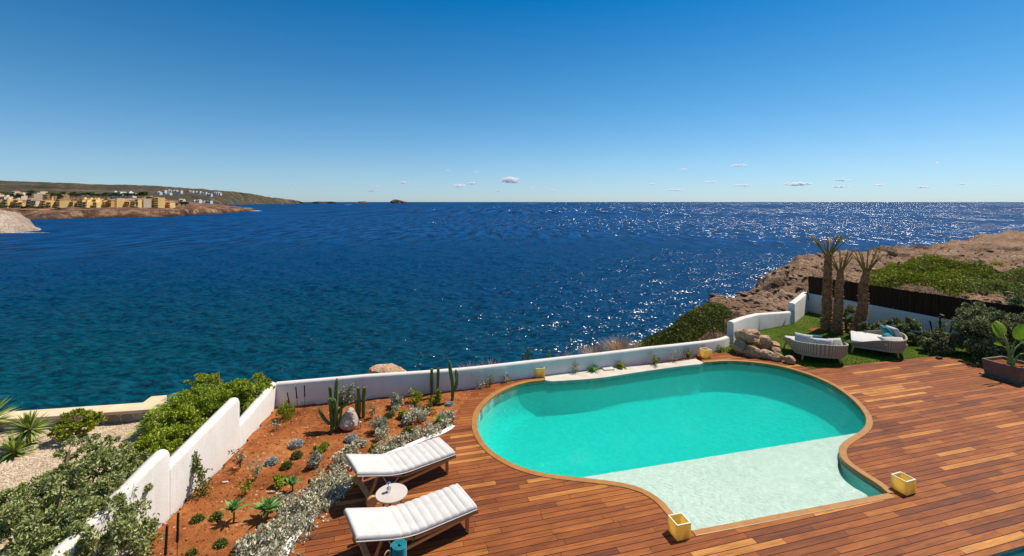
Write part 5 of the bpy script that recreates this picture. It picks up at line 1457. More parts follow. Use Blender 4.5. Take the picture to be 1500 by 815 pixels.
# lawn grass
g = np.random.default_rng(77); n = 42000; X = g.uniform(6.9, 19, n * 2); Y = g.uniform(12.4, 21, n * 2)
k = inside(X, Y, LAWN) & (sdist(X, Y, LAWN) > .05) & (Y > 12.4); X, Y = X[k][:n], Y[k][:n]
D = g.normal(size=(len(X), 3)) * .45; D[:, 2] = 1; D /= np.linalg.norm(D, axis=1, keepdims=True)
V, Fs, kk = blade_arrays(np.stack([X, Y, lawn_z(X, Y) - .005], 1), D, .055 * g.uniform(.6, 1.3, len(X)), .016, .2, 1)
tag(np_mesh('lawn_grass', V, Fs, M['leaf_grass'], attr=np.repeat(np.clip(fbm(X * .9, Y * .9, 4) * 1.3 - .2 + g.uniform(-.25, .25, len(X)), 0, 1), kk)), 'short mown green grass of the lawn', 'grass', kind='stuff')
HG = 'variegated shrubs along the screen fence'
def hedge(label, blobs, n, seed, mat='leaf_hedge', L=.085, Wd=.04):
    return blob_bush('hedge_shrub', label, blobs, n, L, Wd, mat, seed, 'shrub', group=HG)
hedge('rounded shrub at the fence between the leaning palm and the daybed', [(pz(1279, 487, .3), (.52, .4, .38), 0), (pz(1296, 480, .25), (.3, .3, .28))], 5200, 21)
hedge('rounded grey green shrub at the fence right behind the daybed that opens left', [(pz(1328, 486, .38), (.62, .48, .48), 0)], 6400, 22)
hedge('spreading shrub by the fence with three black torches standing in it', [(pz(1380, 503, .28), (.62, .48, .42), 0), (pz(1362, 508, .2), (.35, .3, .28))], 6000, 23)
hedge('dark shrub half hidden behind the palm trunks', [(pz(1240, 462, .55), (.40, .3, .42), 0)], 1500, 24, 'leaf_mid')
hedge('tall dense grey green shrub behind the brown planter', [(pz(1445, 490, .75), (.85, .75, .85), 0), (pz(1432, 462, 1.2), (.5, .5, .45)), (pz(1478, 500, .6), (.8, .7, .75)), (pz(1436, 514, .3), (.4, .4, .4))], 26000, 25)
hedge('tall shrub at the right edge of the view', [(pz(1510, 465, 1.1), (.8, .7, .75), 0), (pz(1530, 500, .7), (.9, .8, .9))], 14000, 26)
wispy('young_plant', 'thin leafy shoot climbing the white fence base beside the torches', 1203, 455, .12, .8, 5, 22, .09, 'leaf_mid', WG, z=0)
wispy('young_plant', 'dark leafy shoot on the fence between two rounded shrubs', 1306, 478, .16, .95, 5, 26, .1, 'leaf_mid', WG, z=0)
wispy('young_plant', 'leafy shoot with broad leaves above the tallest torch in the shrub', 1379, 500, .14, 1.1, 3, 20, .13, 'leaf_mid', WG, z=0)
# planter with bird-of-paradise
pl0 = at(1487, 565); a = R(-18)
pt = thing('plant_box', 'dark brown square planter with a lip on the right side of the deck', 'planter', (14.16, 12.93, 0), R(15))
m = MB(); s0, s1, hh = .38, .43, .46
def rg(s, z): return [(-s, -s, z), (s, -s, z), (s, s, z), (-s, s, z)]
vs = rg(s0, .0) + rg(s1, hh) + rg(s1 - .05, hh) + rg(s1 - .07, hh - .08); fs = [(3, 2, 1, 0)]
for q in range(3):
    for j in range(4): fs.append((q * 4 + j, q * 4 + (j + 1) % 4, q * 4 + 4 + (j + 1) % 4, q * 4 + 4 + j))
m.add(vs, fs); m.build('pot', M['planter'], pt, bevel=.012)
MB().box((0, 0, .018), (.93, .93, .036)).build('base_tray', M['planter'], pt, bevel=.008)
MB().box((0, 0, hh - .09), (.76, .76, .02)).build('potting_soil', M['soil'], pt)
bp_ = thing('bird_of_paradise', 'tall plant with broad bright green paddle leaves growing in the brown planter', 'plant', (14.16, 12.93, hh - .09))
def paddle(base, tip, mid, Ll, Wl, roll, torn, seed):
    """stalk plus a wide leaf blade"""
    g = np.random.default_rng(seed); P = catmull([Vector(base), Vector(mid), Vector(tip)], 8)
    st_ = MB().tube(P, list(np.linspace(.028, .012, len(P))), 8).build('leaf_stalk', M['green_stem'], bp_, smooth=True)
    d = (P[-1] - P[-4]).normalized(); c = P[-1]; side = d.cross(Vector((math.cos(roll), math.sin(roll), .25))).normalized(); nrm = side.cross(d)
    vs = []; N = 18
    for i in range(N + 1):
        t = i / N; w = Wl * math.sin(math.pi * min(1, .06 + .94 * t)) ** .6 * (1 - .25 * t); cc = c + d * Ll * t - Vector((0, 0, 1)) * .22 * Ll * t * t
        for q in (-1, -.5, 0, .5, 1):
            ww = w * (1 - torn * g.uniform(0, .5)) if abs(q) == 1 else w
            vs.append(cc + side * ww * q * .5 + nrm * abs(q) * w * .16)
    fs = [(i * 5 + j, i * 5 + j + 1, i * 5 + j + 6, i * 5 + j + 5) for i in range(N) for j in range(4)]
    me = np_mesh('leaf_blade', [tuple(v) for v in vs], fs, M['banana'], bp_, smooth=True, attr=np.clip(np.repeat(g.uniform(.2, .9), len(fs)) + g.uniform(-.12, .12, len(fs)), 0, 1))
    return me
paddle((0, 0, 0), (.10, -.05, .75), (.02, 0, .4), .62, .34, .4, .1, 1)
paddle((-.03, .02, 0), (-.22, .0, .78), (-.06, 0, .45), .62, .30, 2.0, .3, 2)
paddle((.02, .03, 0), (.36, .05, .62), (.12, .02, .4), .50, .26, 1.2, .1, 3)
paddle((-.04, -.02, 0), (-.40, -.15, .60), (-.14, -.06, .42), .46, .13, 1.8, .2, 4)
paddle((.04, -.03, 0), (.42, -.10, .36), (.18, -.05, .30), .42, .2, 1.0, .1, 5)
paddle((.0, .05, 0), (.12, .3, .8), (.04, .1, .5), .55, .28, 1.0, .1, 6)
MB().tube([(0, 0, -.05), (0, 0, .1), (.01, 0, .25)], [.09, .075, .05], 10).build('stem_base', M['green_stem'], bp_, smooth=True)

# ================================================================== HEADLAND VEGETATION
def ground_cover(name, label, poly_px, zref, n, hgt, L, Wd, mat, seed, cell=.5, kind='stuff', zoff=0.0):
    """low scrub hugging the ground as countless leafy tussocks"""
    g = np.random.default_rng(seed); poly = [tuple(at(x, y, zref).xy) for x, y in poly_px]
    xs = [p[0] for p in poly]; ys = [p[1] for p in poly]; X = g.uniform(min(xs), max(xs), n * 5); Y = g.uniform(min(ys), max(ys), n * 5)
    k = inside(X, Y, poly) & ~inside(X, Y, GARDEN); X, Y = X[k][:n], Y[k][:n]
    e = np.clip(sdist(X, Y, poly) / 1.6, 0, 1) ** .6; lump = fbm(X / cell * .5, Y / cell * .5, seed, 3); top = hgt * e * (.35 + 1.0 * lump)
    u = g.uniform(0, 1, len(X)) ** .5; Z = head_z(X, Y) + top * u + zoff
    D = rnd_dirs(len(X), g, .9)
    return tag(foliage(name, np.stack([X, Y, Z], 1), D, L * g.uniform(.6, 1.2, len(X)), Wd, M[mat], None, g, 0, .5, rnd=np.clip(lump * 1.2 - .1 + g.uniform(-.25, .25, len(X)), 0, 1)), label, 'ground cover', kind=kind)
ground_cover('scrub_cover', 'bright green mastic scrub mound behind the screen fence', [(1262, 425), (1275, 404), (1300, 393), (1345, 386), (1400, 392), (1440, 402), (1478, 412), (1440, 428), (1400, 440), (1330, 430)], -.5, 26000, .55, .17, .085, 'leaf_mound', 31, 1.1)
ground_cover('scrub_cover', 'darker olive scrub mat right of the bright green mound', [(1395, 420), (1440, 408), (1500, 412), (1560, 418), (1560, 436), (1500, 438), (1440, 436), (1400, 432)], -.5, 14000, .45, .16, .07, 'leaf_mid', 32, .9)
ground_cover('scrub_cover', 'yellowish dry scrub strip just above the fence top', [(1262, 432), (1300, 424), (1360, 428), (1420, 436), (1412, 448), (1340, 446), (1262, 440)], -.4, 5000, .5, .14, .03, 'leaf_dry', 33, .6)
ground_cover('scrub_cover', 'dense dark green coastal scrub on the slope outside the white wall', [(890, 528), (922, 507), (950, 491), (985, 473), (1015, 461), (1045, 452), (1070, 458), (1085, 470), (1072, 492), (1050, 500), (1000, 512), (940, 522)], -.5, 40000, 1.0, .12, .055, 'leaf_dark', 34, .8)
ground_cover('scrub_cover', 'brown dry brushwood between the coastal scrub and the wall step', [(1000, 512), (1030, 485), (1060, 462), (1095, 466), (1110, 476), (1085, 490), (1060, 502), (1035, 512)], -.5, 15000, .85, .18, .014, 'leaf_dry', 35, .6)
def dry_bush(label, x, y, z, r, h, n, seed, mat='leaf_dry', g_='dry grass bushes outside the wall'):
    p = at(x, y, z); return grassy('dry_bush', label, 0, 0, r, h, n, .012, mat, g_, 'bush', .25, pos=(p.x, p.y, z), spread=1.1)
dry_bush('large pinkish dry bush showing above the wall left of the green scrub', 908, 521, -.55, .7, .95, 900, 1)
dry_bush('dry grass clump above the wall, just left of the large dry bush', 872, 527, -.6, .6, .75, 500, 2)
dry_bush('thin dry grass above the wall behind the two leaning cactus columns', 835, 533, -.55, .4, .62, 160, 3)
dry_bush('thin dry grass showing over the wall right of the forked cactus', 690, 549, -.4, .5, .55, 140, 4)
dry_bush('thin dry grass showing over the wall above the left pool curve', 722, 546, -.4, .4, .62, 120, 5)
for i, (x, y, r, h, m_, lab) in enumerate([(1424, 388, 1.1, .8, 'leaf_mid', 'dark round bush on the bare rock right of the green mound'), (1458, 384, .7, .35, 'leaf_green', 'small bright green bush on the pale ground far right'), (1443, 372, 1.3, .5, 'leaf_dry', 'low brown bush on the headland skyline side'), (1365, 376, 1.5, .55, 'leaf_dry', 'wide brown bush on the rocks above the green mound'), (1400, 379, 1.3, .5, 'leaf_dry', 'brown bush between the wide brown one and the dark round bush'), (1292, 371, 1.2, .6, 'leaf_dry', 'brown bush beside the lone block of rock'), (1348, 366, .9, .4, 'leaf_dry', 'small brown bush near the cliff edge'), (1318, 380, 1.0, .3, 'leaf_dry', 'flat brown bush below the lone block of rock'), (1482, 373, 1.6, .5, 'leaf_dry', 'brown bush furthest right on the headland'), (1145, 412, .9, .35, 'leaf_dry', 'brown bush in a hollow of the rocks by the sea')]):
    p = at(x, y, -.5); zz = float(head_z(np.array([p.x]), np.array([p.y]))[0])
    shrub('headland_bush', lab, 'bush', 0, 0, r, h, 1100, .16, .05, m_, 'bushes scattered over the headland', pos=(p.x, p.y, zz - .05), stems=0, nclump=22)

# ================================================================== FAR COAST
def far_at(x, y, Y):  # pixel + distance -> world
    return Vector(((x - 750) * Y / F, Y, H - (y - HZ) * Y / F))
def strip_terrain(name, cols, mat, nx=260, seed=1, rough=1.0, rows=None):
    """terrain strip seen from the sea side. cols: (x px, [(distance, height), ...]) profiles from the shore inland"""
    xs = [c[0] for c in cols]; K = len(cols[0][1]); sub = 10; vs = []; X_ = np.linspace(xs[0], xs[-1], nx)
    for x in X_:
        prof = [(np.interp(x, xs, [c[1][k][0] for c in cols]), np.interp(x, xs, [c[1][k][1] for c in cols])) for k in range(K)]
        for k in range(K - 1):
            for q in range(sub if k < K - 2 else sub + 1):
                t = q / sub; Y = prof[k][0] * (1 - t) + prof[k + 1][0] * t; z = prof[k][1] * (1 - t) + prof[k + 1][1] * t
                vs.append(((x - 750) * Y / F, Y, z, k + t))
    V = np.array(vs); n2 = (K - 1) * sub + 1; A = V.reshape(nx, n2, 4)
    sc_ = A[:, :, 1] / 500.0
    nse = (fbm(A[:, :, 0] * .035 / sc_.mean(), A[:, :, 1] * .035 / sc_.mean(), seed, 6, .6, True) - .6)
    A[:, :, 2] += nse * rough * 1.3 * np.clip(A[:, :, 3] / .6, 0, 1); A[:, :, 1] += nse * rough * 2.5; A[:, :, 0] += (fbm(A[:, :, 1] * .05, A[:, :, 2] * .12, seed + 9) - .5) * rough * 2
    idx = np.arange(nx * n2).reshape(nx, n2); Fq = np.stack([idx[:-1, :-1], idx[1:, :-1], idx[1:, 1:], idx[:-1, 1:]], -1).reshape(-1, 4)
    return structure(np_mesh(name, A[:, :, :3].reshape(-1, 3), Fq, mat, smooth=True))
def shoreY(y): return (H - SEA) * F / (y - HZ)
def zat(y, Y): return H - (y - HZ) * Y / F
# nearest pale headland on the far left
strip_terrain('pale_headland', [
    (-260, [(shoreY(346), SEA - 1), (shoreY(346) + 6, 0), (275, zat(304, 275)), (330, zat(303, 330))]),
    (0, [(shoreY(342), SEA - 1), (shoreY(342) + 7, -3), (262, zat(309, 262)), (300, zat(309, 300))]),
    (22, [(shoreY(341), SEA - 1), (shoreY(341) + 7, -5), (262, zat(312, 262)), (300, zat(312, 300))]),
    (38, [(shoreY(339.5), SEA - 1), (shoreY(339.5) + 6, -7.5), (262, zat(322, 262)), (300, zat(322, 300))]),
    (47, [(shoreY(339), SEA - 1), (shoreY(339) + 5, -9.0), (262, zat(334, 262)), (300, zat(334, 300))]),
    (58, [(shoreY(338.7), SEA - 1.4), (shoreY(338.7) + 4, SEA - .3), (262, SEA - .6), (300, SEA - 1)])], M['near_cliff'], 200, 3, 2.2)
# town cliff
strip_terrain('town_cliff', [
    (-260, [(480, SEA - 1), (492, -4), (515, -1), (760, 11), (1300, 16)]),
    (30, [(shoreY(324), SEA - 1), (470, -9), (505, -3), (760, 11), (1300, 16)]),
    (60, [(shoreY(322), SEA - 1), (shoreY(322) + 14, -7), (525, -2.5), (760, 11), (1300, 16)]),
    (120, [(shoreY(320), SEA - 1), (shoreY(320) + 10, -4), (540, -2.8), (760, 11), (1300, 16)]),
    (200, [(shoreY(318.6), SEA - 1), (shoreY(318.6) + 10, -5), (575, -2.8), (790, 10), (1300, 16)]),
    (262, [(shoreY(317.5), SEA - 1), (shoreY(317.5) + 12, -5), (625, -2.6), (850, 3), (1300, 8)]),
    (285, [(shoreY(315), SEA - 1), (shoreY(315) + 12, -4), (650, -1.4), (850, 2), (1300, 4)]),
    (315, [(shoreY(313.5), SEA - 1), (shoreY(313.5) + 12, -5), (690, -2.6), (850, -2), (1200, -2)]),
    (345, [(shoreY(311.5), SEA - 1), (shoreY(311.5) + 12, -7), (760, -4.5), (860, -5), (1100, -7)]),
    (368, [(shoreY(309), SEA - 1), (shoreY(309) + 12, -9), (860, -8), (900, -9), (1000, -12)]),
    (378, [(shoreY(308.5), SEA - 1), (870, -11.5), (880, -12), (900, -12), (1000, -13)])], M['far_rock'], 420, 5, 4.0)
# scrub hills behind
def hill(y, Y): return zat(y, Y)
strip_terrain('scrub_hills', [
    (-300, [(900, 4), (1300, 30), (2100, hill(264, 2100)), (3200, hill(264, 3200) - 30)]),
    (0, [(900, 4), (1300, 24), (2100, hill(265.5, 2100)), (3200, hill(265.5, 3200) - 30)]),
    (70, [(900, 4), (1300, 24), (2100, hill(267.2, 2100)), (3200, hill(267.2, 3200) - 30)]),
    (120, [(920, 4), (1350, 22), (2200, hill(269.4, 2200)), (3200, hill(269.4, 3200) - 30)]),
    (200, [(1000, 4), (1500, 22), (2400, hill(271.5, 2400)), (3300, hill(271.5, 3300) - 30)]),
    (240, [(1100, 2), (1600, 22), (2500, hill(273.2, 2500)), (3400, hill(273.2, 3400) - 30)]),
    (300, [(1400, -3), (1900, 20), (2900, hill(277.5, 2900)), (3800, hill(277.5, 3800) - 30)]),
    (335, [(shoreY(300.2), SEA - 2), (shoreY(300.2) + 130, 4), (3100, hill(280.2, 3100)), (4000, hill(280.2, 4000) - 30)]),
    (370, [(shoreY(299.4), SEA - 2), (shoreY(299.4) + 130, 4), (3500, hill(284.5, 3500)), (4300, hill(284.5, 4300) - 30)]),
    (400, [(shoreY(299.0), SEA - 2), (shoreY(299.0) + 130, 4), (3900, hill(289.5, 3900)), (4500, hill(289.5, 4500) - 30)]),
    (425, [(shoreY(298.6), SEA - 2), (shoreY(298.6) + 100, 0), (4300, hill(292.5, 4300)), (4800, hill(292.5, 4800) - 20)]),
    (440, [(shoreY(298.4), SEA - 2), (shoreY(298.4) + 60, -4), (4500, hill(294.8, 4500)), (4900, SEA - 5)]),
    (450, [(shoreY(298.4), SEA - 3), (4480, SEA - 2), (4500, SEA - 2), (4900, SEA - 6)])], M['scrub'], 420, 8, 9.0)
def sea_rock(label, x, y, Y, w, h, seed):
    k = Y / F; o = rock_mesh('sea_rock', (w * k / 2, w * k / 2.5, h * k), seed, M['rock_far2'], sub=4); o.location = ((x - 750) * k, Y, SEA); return tag(o, label, 'island')
M['rock_far2'] = mat_var('dark_island_rock', [(0.3, (0.05, 0.035, 0.03)), (0.7, (0.16, 0.10, 0.08))], 0.02, .95, .8, .1, 3)
sea_rock('dark rocky islet alone on the horizon in front of the open sea', 583, 296, 5200, 26, 6.0, 1)
sea_rock('low reddish islet between the far headland and the rocky islet', 530, 297, 5000, 22, 3.2, 2)
sea_rock('long flat reef just beyond the tip of the far headland', 476, 297, 4900, 40, 3.0, 3)
def foam(x0, x1, y, Y, w, seed, label):
    g = np.random.default_rng(seed); k = Y / F; n = 24; vs = []; m = MB()
    for i in range(n):
        X = (x0 + (x1 - x0) * i / (n - 1) - 750) * k; r = w * (.3 + g.uniform(0, 1)) * math.sin(math.pi * (i + .7) / (n + .4))
        vs += [(X, Y - r, SEA + .12), (X, Y + r, SEA + .12), (X, Y, SEA + .12 + r * .12)]
    fs = []
    for i in range(n - 1): a = i * 3; fs += [(a, a + 3, a + 5, a + 2), (a + 2, a + 5, a + 4, a + 1)]
    m.add(vs, fs); return tag(m.build('sea_foam', M['foam'], smooth=True), label, 'foam', kind='stuff')
M['foam'] = mat_var('white_foam', [(0.3, (0.7, 0.72, 0.74)), (0.7, (0.8, 0.8, 0.8))], .5)
foam(2, 72, 341, shoreY(341.5), 1.0, 1, 'surf at the foot of the pale headland'); foam(366, 384, 309, shoreY(309.3), 5, 2, 'surf at the tip of the town cliff')

# boats
def boat(label, x, Y, L, seed, wake=0, mast=0):
    k = Y / F; t = thing('motor_boat', label, 'boat', ((x - 750) * k, Y, SEA), R(8), 'boats on the sea')
    m = MB(); n = 10; vs = []
    for i in range(n + 1):
        u = i / n; w = L * .16 * (1 - max(0, u - .5) ** 2 * 4) ** .5 if u < 1 else .02; sh = L * .12 * (1 + .5 * u)
        vs += [(L * (u - .5), -w, sh), (L * (u - .5), -w * .6, -.2), (L * (u - .5), w * .6, -.2), (L * (u - .5), w, sh)]
    fs = [(i * 4 + j, i * 4 + (j + 1) % 4, i * 4 + 4 + (j + 1) % 4, i * 4 + 4 + j) for i in range(n) for j in range(4)] + [(0, 1, 2, 3)[::-1], tuple(range(4 * n, 4 * n + 4))]
    m.add(vs, fs); m.build('hull', M['white_metal'], t)
    MB().box((-L * .05, 0, L * .2), (L * .38, L * .2, L * .14), 0, .8).build('cabin', M['white_metal'], t, bevel=.05)
    if mast: MB().bar((0, 0, L * .2), (0, 0, L * .2 + mast), .25).build('mast', M['white_metal'], t)
    if wake:
        mm = MB(); vs = []; 
        for i in range(12): u = i / 11; w = L * (.15 + .6 * u); vs += [(-L * .5 - wake * u, -w, .1), (-L * .5 - wake * u, w, .1), (-L * .5 - wake * u, 0, .1 + .5 * (1 - u))]
        fs = []
        for i in range(11): a = i * 3; fs += [(a, a + 3, a + 5, a + 2), (a + 2, a + 5, a + 4, a + 1)]
        mm.add(vs, fs); w_ = mm.build('wake', M['foam']); w_.location = t.location; w_.rotation_euler = t.rotation_euler; w_.name = 'wake'
        tag(w_, 'white ' + ['wake trailing behind the speeding boat near the headland', 'long wake trailing behind the ship in the middle of the sea'][wake > 200], 'wake')
    return t
boat('white motor boat anchored near the far headland tip', 413, 2400, 15, 1)
boat('small white speed boat with a wake between the headland and the islets', 514, 2700, 11, 2, 40)
boat('distant white boat with a long wake right of the picture middle', 789, 5200, 22, 3, 260)

# extra cream shrubs that hang over the kerb
for x, y, r, h, lab in [(659, 624, .24, .24, 'cream leaved shrub covering the ring end of the kerb'), (604, 644, .22, .20, 'cream leaved shrub spilling over the kerb behind the far lounger foot'), (581, 655, .22, .20, 'cream leaved shrub spilling over the kerb, middle of the far lounger'), (533, 682, .25, .20, 'cream leaved shrub spilling over the kerb at the far lounger head'),
        (503, 717, .25, .20, 'cream leaved shrub spilling over the kerb beside the far lounger wheel'), (478, 741, .28, .20, 'cream leaved shrub spilling over the kerb beside the lounger shadow'), (452, 765, .32, .24, 'cream leaved shrub spilling over the kerb on the lower curve'), (426, 793, .34, .26, 'cream leaved shrub spilling over the kerb near the bottom edge'), (490, 729, .2, .2, 'small cream leaved shrub on the kerb just left of the lounger head shadow'), (464, 753, .22, .2, 'cream leaved shrub on the kerb left of the lower lounger'), (438, 780, .24, .22, 'cream leaved shrub on the kerb left of the towel basket')]:
    shrub('creeping_shrub', lab, 'shrub', x, y, r, h, int(r * 1300), .062, .034, 'leaf_cream', CGp, nclump=14, stems=5, upb=.4)
# clods, chips and litter on the bare ground
def scatter(name, label, X, Y, Z, s0, s1, mat, seed, flat=.6, kind='stuff'):
    g = np.random.default_rng(seed); n = len(X); o6 = np.array([[1, 0, 0], [0, 1, 0], [-1, 0, 0], [0, -1, 0], [0, 0, 1], [0, 0, -.5]]); f6 = np.array([[0, 1, 4], [1, 2, 4], [2, 3, 4], [3, 0, 4], [1, 0, 5], [2, 1, 5], [3, 2, 5], [0, 3, 5]])
    s = (g.uniform(0, 1, n) ** 3 * (s1 - s0) + s0)[:, None, None]; V = (o6[None] * g.uniform(.6, 1.3, (n, 6, 3))) * s * np.array([1, 1, flat]); a = g.uniform(0, 6.28, n)
    c, sn = np.cos(a)[:, None], np.sin(a)[:, None]; V = np.stack([V[..., 0] * c - V[..., 1] * sn, V[..., 0] * sn + V[..., 1] * c, V[..., 2]], -1) + np.stack([X, Y, Z], 1)[:, None]
    Fs = (np.arange(n)[:, None, None] * 6 + f6[None]).reshape(-1, 3); return tag(np_mesh(name, V.reshape(-1, 3), Fs, mat), label, 'loose stones', kind=kind)
g = np.random.default_rng(91); X = g.uniform(-5.6, 7, 16000); Y = g.uniform(5.8, 15.5, 16000); k = keep_soil(X, Y) & (sdist(X, Y, DECK) > .2); X, Y = X[k], Y[k]
scatter('soil_clods', 'loose red clods and chips on the soil bed', X, Y, soil_z(X, Y), .006, .035, M['soil'], 92)
X2, Y2 = X[:1100] + .03, Y[:1100]; k = keep_soil(X2, Y2); X2, Y2 = X2[k], Y2[k]; scatter('soil_chips', 'small pale chips scattered over the soil bed', X2, Y2, soil_z(X2, Y2), .004, .016, M['pale_boulder'], 93)
X = g.uniform(-13, -5.8, 9000); Y = g.uniform(6, 11, 9000); k = Y < 10.6 + .17 * (X + 12.2); X, Y = X[k], Y[k]; scatter('gravel_stones', 'pale gravel stones of the neighbouring garden', X, Y, gravel_z(X, Y), .006, .03, M['cap_stone'], 94)
th_ = g.uniform(R(12), R(60), 9000); rr_ = 17 + 60 * g.uniform(0, 1, 9000) ** 1.6; X = rr_ * np.sin(th_); Y = rr_ * np.cos(th_); Z = head_z(X, Y); k = ~inside(X, Y, GARDEN) & (Z > -3) & (sdist(X, Y, GARDEN) > .6); scatter('loose_rocks', 'loose rocks strewn over the headland', X[k], Y[k], Z[k], .03, .34, M['rock'], 95, .45)
# ================================================================== TOWN ON THE FAR CLIFF
def paint(name, a, b): return mat_var(name, [(0.35, a), (0.65, b)], .12, .9, .1, 1, .1)
M['yellow_wall'] = paint('yellow_render', (0.74, 0.47, 0.15), (0.84, 0.60, 0.25)); M['ochre_wall'] = paint('ochre_render', (0.62, 0.34, 0.09), (0.70, 0.42, 0.14))
M['beige_wall'] = paint('beige_render', (0.64, 0.50, 0.34), (0.74, 0.60, 0.44)); M['orange_wall'] = paint('orange_render', (0.58, 0.22, 0.04), (0.62, 0.27, 0.05))
M['pale_wall'] = paint('white_render', (0.62, 0.60, 0.56), (0.72, 0.70, 0.66)); M['roof_tile'] = paint('terracotta_roof', (0.36, 0.19, 0.11), (0.48, 0.28, 0.17))
M['window_dark'] = NT('dark_window').set(color=(0.03, 0.035, 0.045), rough=0.2); M['awning'] = paint('teal_awning', (0.02, 0.18, 0.20), (0.03, 0.22, 0.24))
ORD = ['first', 'second', 'third', 'fourth', 'fifth', 'sixth', 'seventh', 'eighth', 'ninth', 'tenth', 'eleventh', 'twelfth', 'thirteenth', 'fourteenth', 'fifteenth', 'sixteenth', 'seventeenth', 'eighteenth', 'nineteenth', 'twentieth']
def ordn(i):
    if i < 20: return ORD[i]
    return {2: 'twenty', 3: 'thirty'}[(i + 1) // 10] + '-' + ORD[(i + 1) % 10 - 1] if (i + 1) % 10 else {3: 'thirtieth', 4: 'fortieth'}[(i + 1) // 10]
wm = MB().box((0, 0, 0), (1.8, .3, 1.6)).build('window', M['window_dark']); wmesh = wm.data; bpy.data.objects.remove(wm)
wm = MB().box((0, 0, 0), (3.4, .3, 1.9)).build('window', M['window_dark']); wwide = wm.data; bpy.data.objects.remove(wm)  # oversized dark window, its colour also stands in for shade behind the balconies
def building(label, x0, x1, yt, yb, Y, mat, seed, group, cat='apartment block', flat=False, awn=False, name='apartment_building'):
    g = np.random.default_rng(seed); k = Y / F; Wt = (x1 - x0) * k; xc = ((x0 + x1) / 2 - 750) * k; zt = H - (yt - HZ) * k; zb = H - (yb - HZ) * k - 1.5
    t = thing(name, label, cat, (xc, Y, zb), R(g.uniform(-26, 8) if not flat else -10), group); Ht = zt - zb; nb = max(1, int(round(Wt / 5.2))); bw = Wt / nb * 1.02; st = 3.0
    for i in range(nb):
        h = Ht * g.uniform(.68, 1.04) if nb > 1 else Ht; d = g.uniform(8, 11); bx = -Wt / 2 + bw * (i + .5); by = g.uniform(-3, 3)
        MB().box((bx, by, h / 2), (bw * .98, d, h)).build('wall', M[mat], t)
        if g.random() < .55 and not flat:
            m = MB(); rh = 1.2; a, b_ = bw * .55, d * .55
            m.add([(bx - a, by - b_, h + .02), (bx + a, by - b_, h + .02), (bx + a, by + b_, h + .02), (bx - a, by + b_, h + .02), (bx - a * .7, by, h + rh), (bx + a * .7, by, h + rh)], [(0, 1, 5, 4), (1, 2, 5), (2, 3, 4, 5), (3, 0, 4), (3, 2, 1, 0)]); m.build('roof', M['roof_tile'], t)
        else:
            MB().box((bx, by, h + .25), (bw * 1.0, d * 1.02, .45)).build('parapet', M[mat], t)
            if g.random() < .5: MB().box((bx + g.uniform(-1, 1), by + 1, h + 1.4), (bw * .4, 3, 1.9)).build('roof_room', M[mat], t)
        fl = int((h - 1.6) // st)
        for f_ in range(fl):
            z = h - 1.7 - f_ * st
            if g.random() < .72:
                MB().box((bx, by - d / 2 - .75, z - 1.0), (bw * .82, 1.5, .9)).build('balcony', M[mat], t)
                w = bpy.data.objects.new('window', wwide); w.location = (bx, by - d / 2 + .08, z + .15); link(w, t)
            else:
                for q in (-.24, .24):
                    w = bpy.data.objects.new('window', wmesh); w.location = (bx + bw * q, by - d / 2 + .08, z); link(w, t)
    if awn: MB().box((0, -7.6, Ht * .62), (Wt * .6, 2.2, .3)).build('awning', M['awning'], t)
    return t
FG = 'yellow apartment blocks along the far cliff'
front = [(5, 20, 292, 305, 'yellow_wall'), (20, 40, 292.5, 305, 'yellow_wall'), (39, 57, 291.5, 305.2, 'beige_wall'), (57, 77, 292, 305.6, 'yellow_wall'), (78, 100, 292, 306.5, 'yellow_wall'), (100, 112, 294.5, 306.5, 'ochre_wall'), (112, 132, 293.5, 307.5, 'yellow_wall'), (133, 149, 292, 307.5, 'yellow_wall'),
    (149, 169, 292, 307.5, 'ochre_wall'), (169, 179, 291.5, 307, 'yellow_wall'), (178, 189, 293, 306.5, 'ochre_wall'), (189, 200, 293, 306.3, 'yellow_wall'), (199, 208, 292.5, 307, 'yellow_wall'), (208, 220, 291.5, 306.8, 'beige_wall'), (219, 238, 290.5, 306.6, 'yellow_wall'), (236, 243, 293.5, 306.4, 'orange_wall'), (243, 254, 294, 306.4, 'yellow_wall')]
for i, (x0, x1, yt, yb, mt) in enumerate(front):
    Y = float(np.interp((x0 + x1) / 2, [0, 60, 120, 200, 262], [525, 540, 556, 592, 640]))
    lb = {'yellow_wall': 'yellow balconied apartment block, %s from the left in the cliff front row', 'beige_wall': 'beige apartment block, %s from the left in the cliff front row', 'ochre_wall': 'ochre apartment block, %s from the left in the cliff front row', 'orange_wall': 'bright orange apartment block, %s from the left in the cliff front row'}[mt] % ordn(i)
    building(lb, x0, x1, yt, yb, Y, mt, 40 + i, FG, awn=(i == 0))
SGp = 'apartment blocks of the upper back row'
for i, (x0, x1, yt, yb, mt, Y) in enumerate([(-14, 11, 285.5, 300, 'beige_wall', 545), (23, 38, 281.5, 293, 'beige_wall', 660), (48, 58, 282.5, 292, 'beige_wall', 670), (58, 69, 281.5, 292, 'beige_wall', 690), (68, 76, 285.5, 293, 'yellow_wall', 640), (82, 98, 285.8, 294, 'roof_tile', 650), (122, 134, 290, 297, 'yellow_wall', 620), (136, 148, 292, 298, 'ochre_wall', 630), (152, 166, 291, 298, 'roof_tile', 640), (180, 196, 291, 298, 'yellow_wall', 650), (208, 232, 289.5, 298, 'yellow_wall', 680)]):
    building('%s tiled roof block, %s from the left in the upper back row' % ({'beige_wall': 'pale beige', 'yellow_wall': 'yellow', 'ochre_wall': 'ochre', 'roof_tile': 'reddish'}[mt], ordn(i)), x0, x1, yt, yb, Y, mt, 140 + i, SGp)
building('long white modern building with flat roofs above the pine belt', 160, 201, 281.8, 289, 800, 'pale_wall', 9, None, 'building', True, name='modern_building')
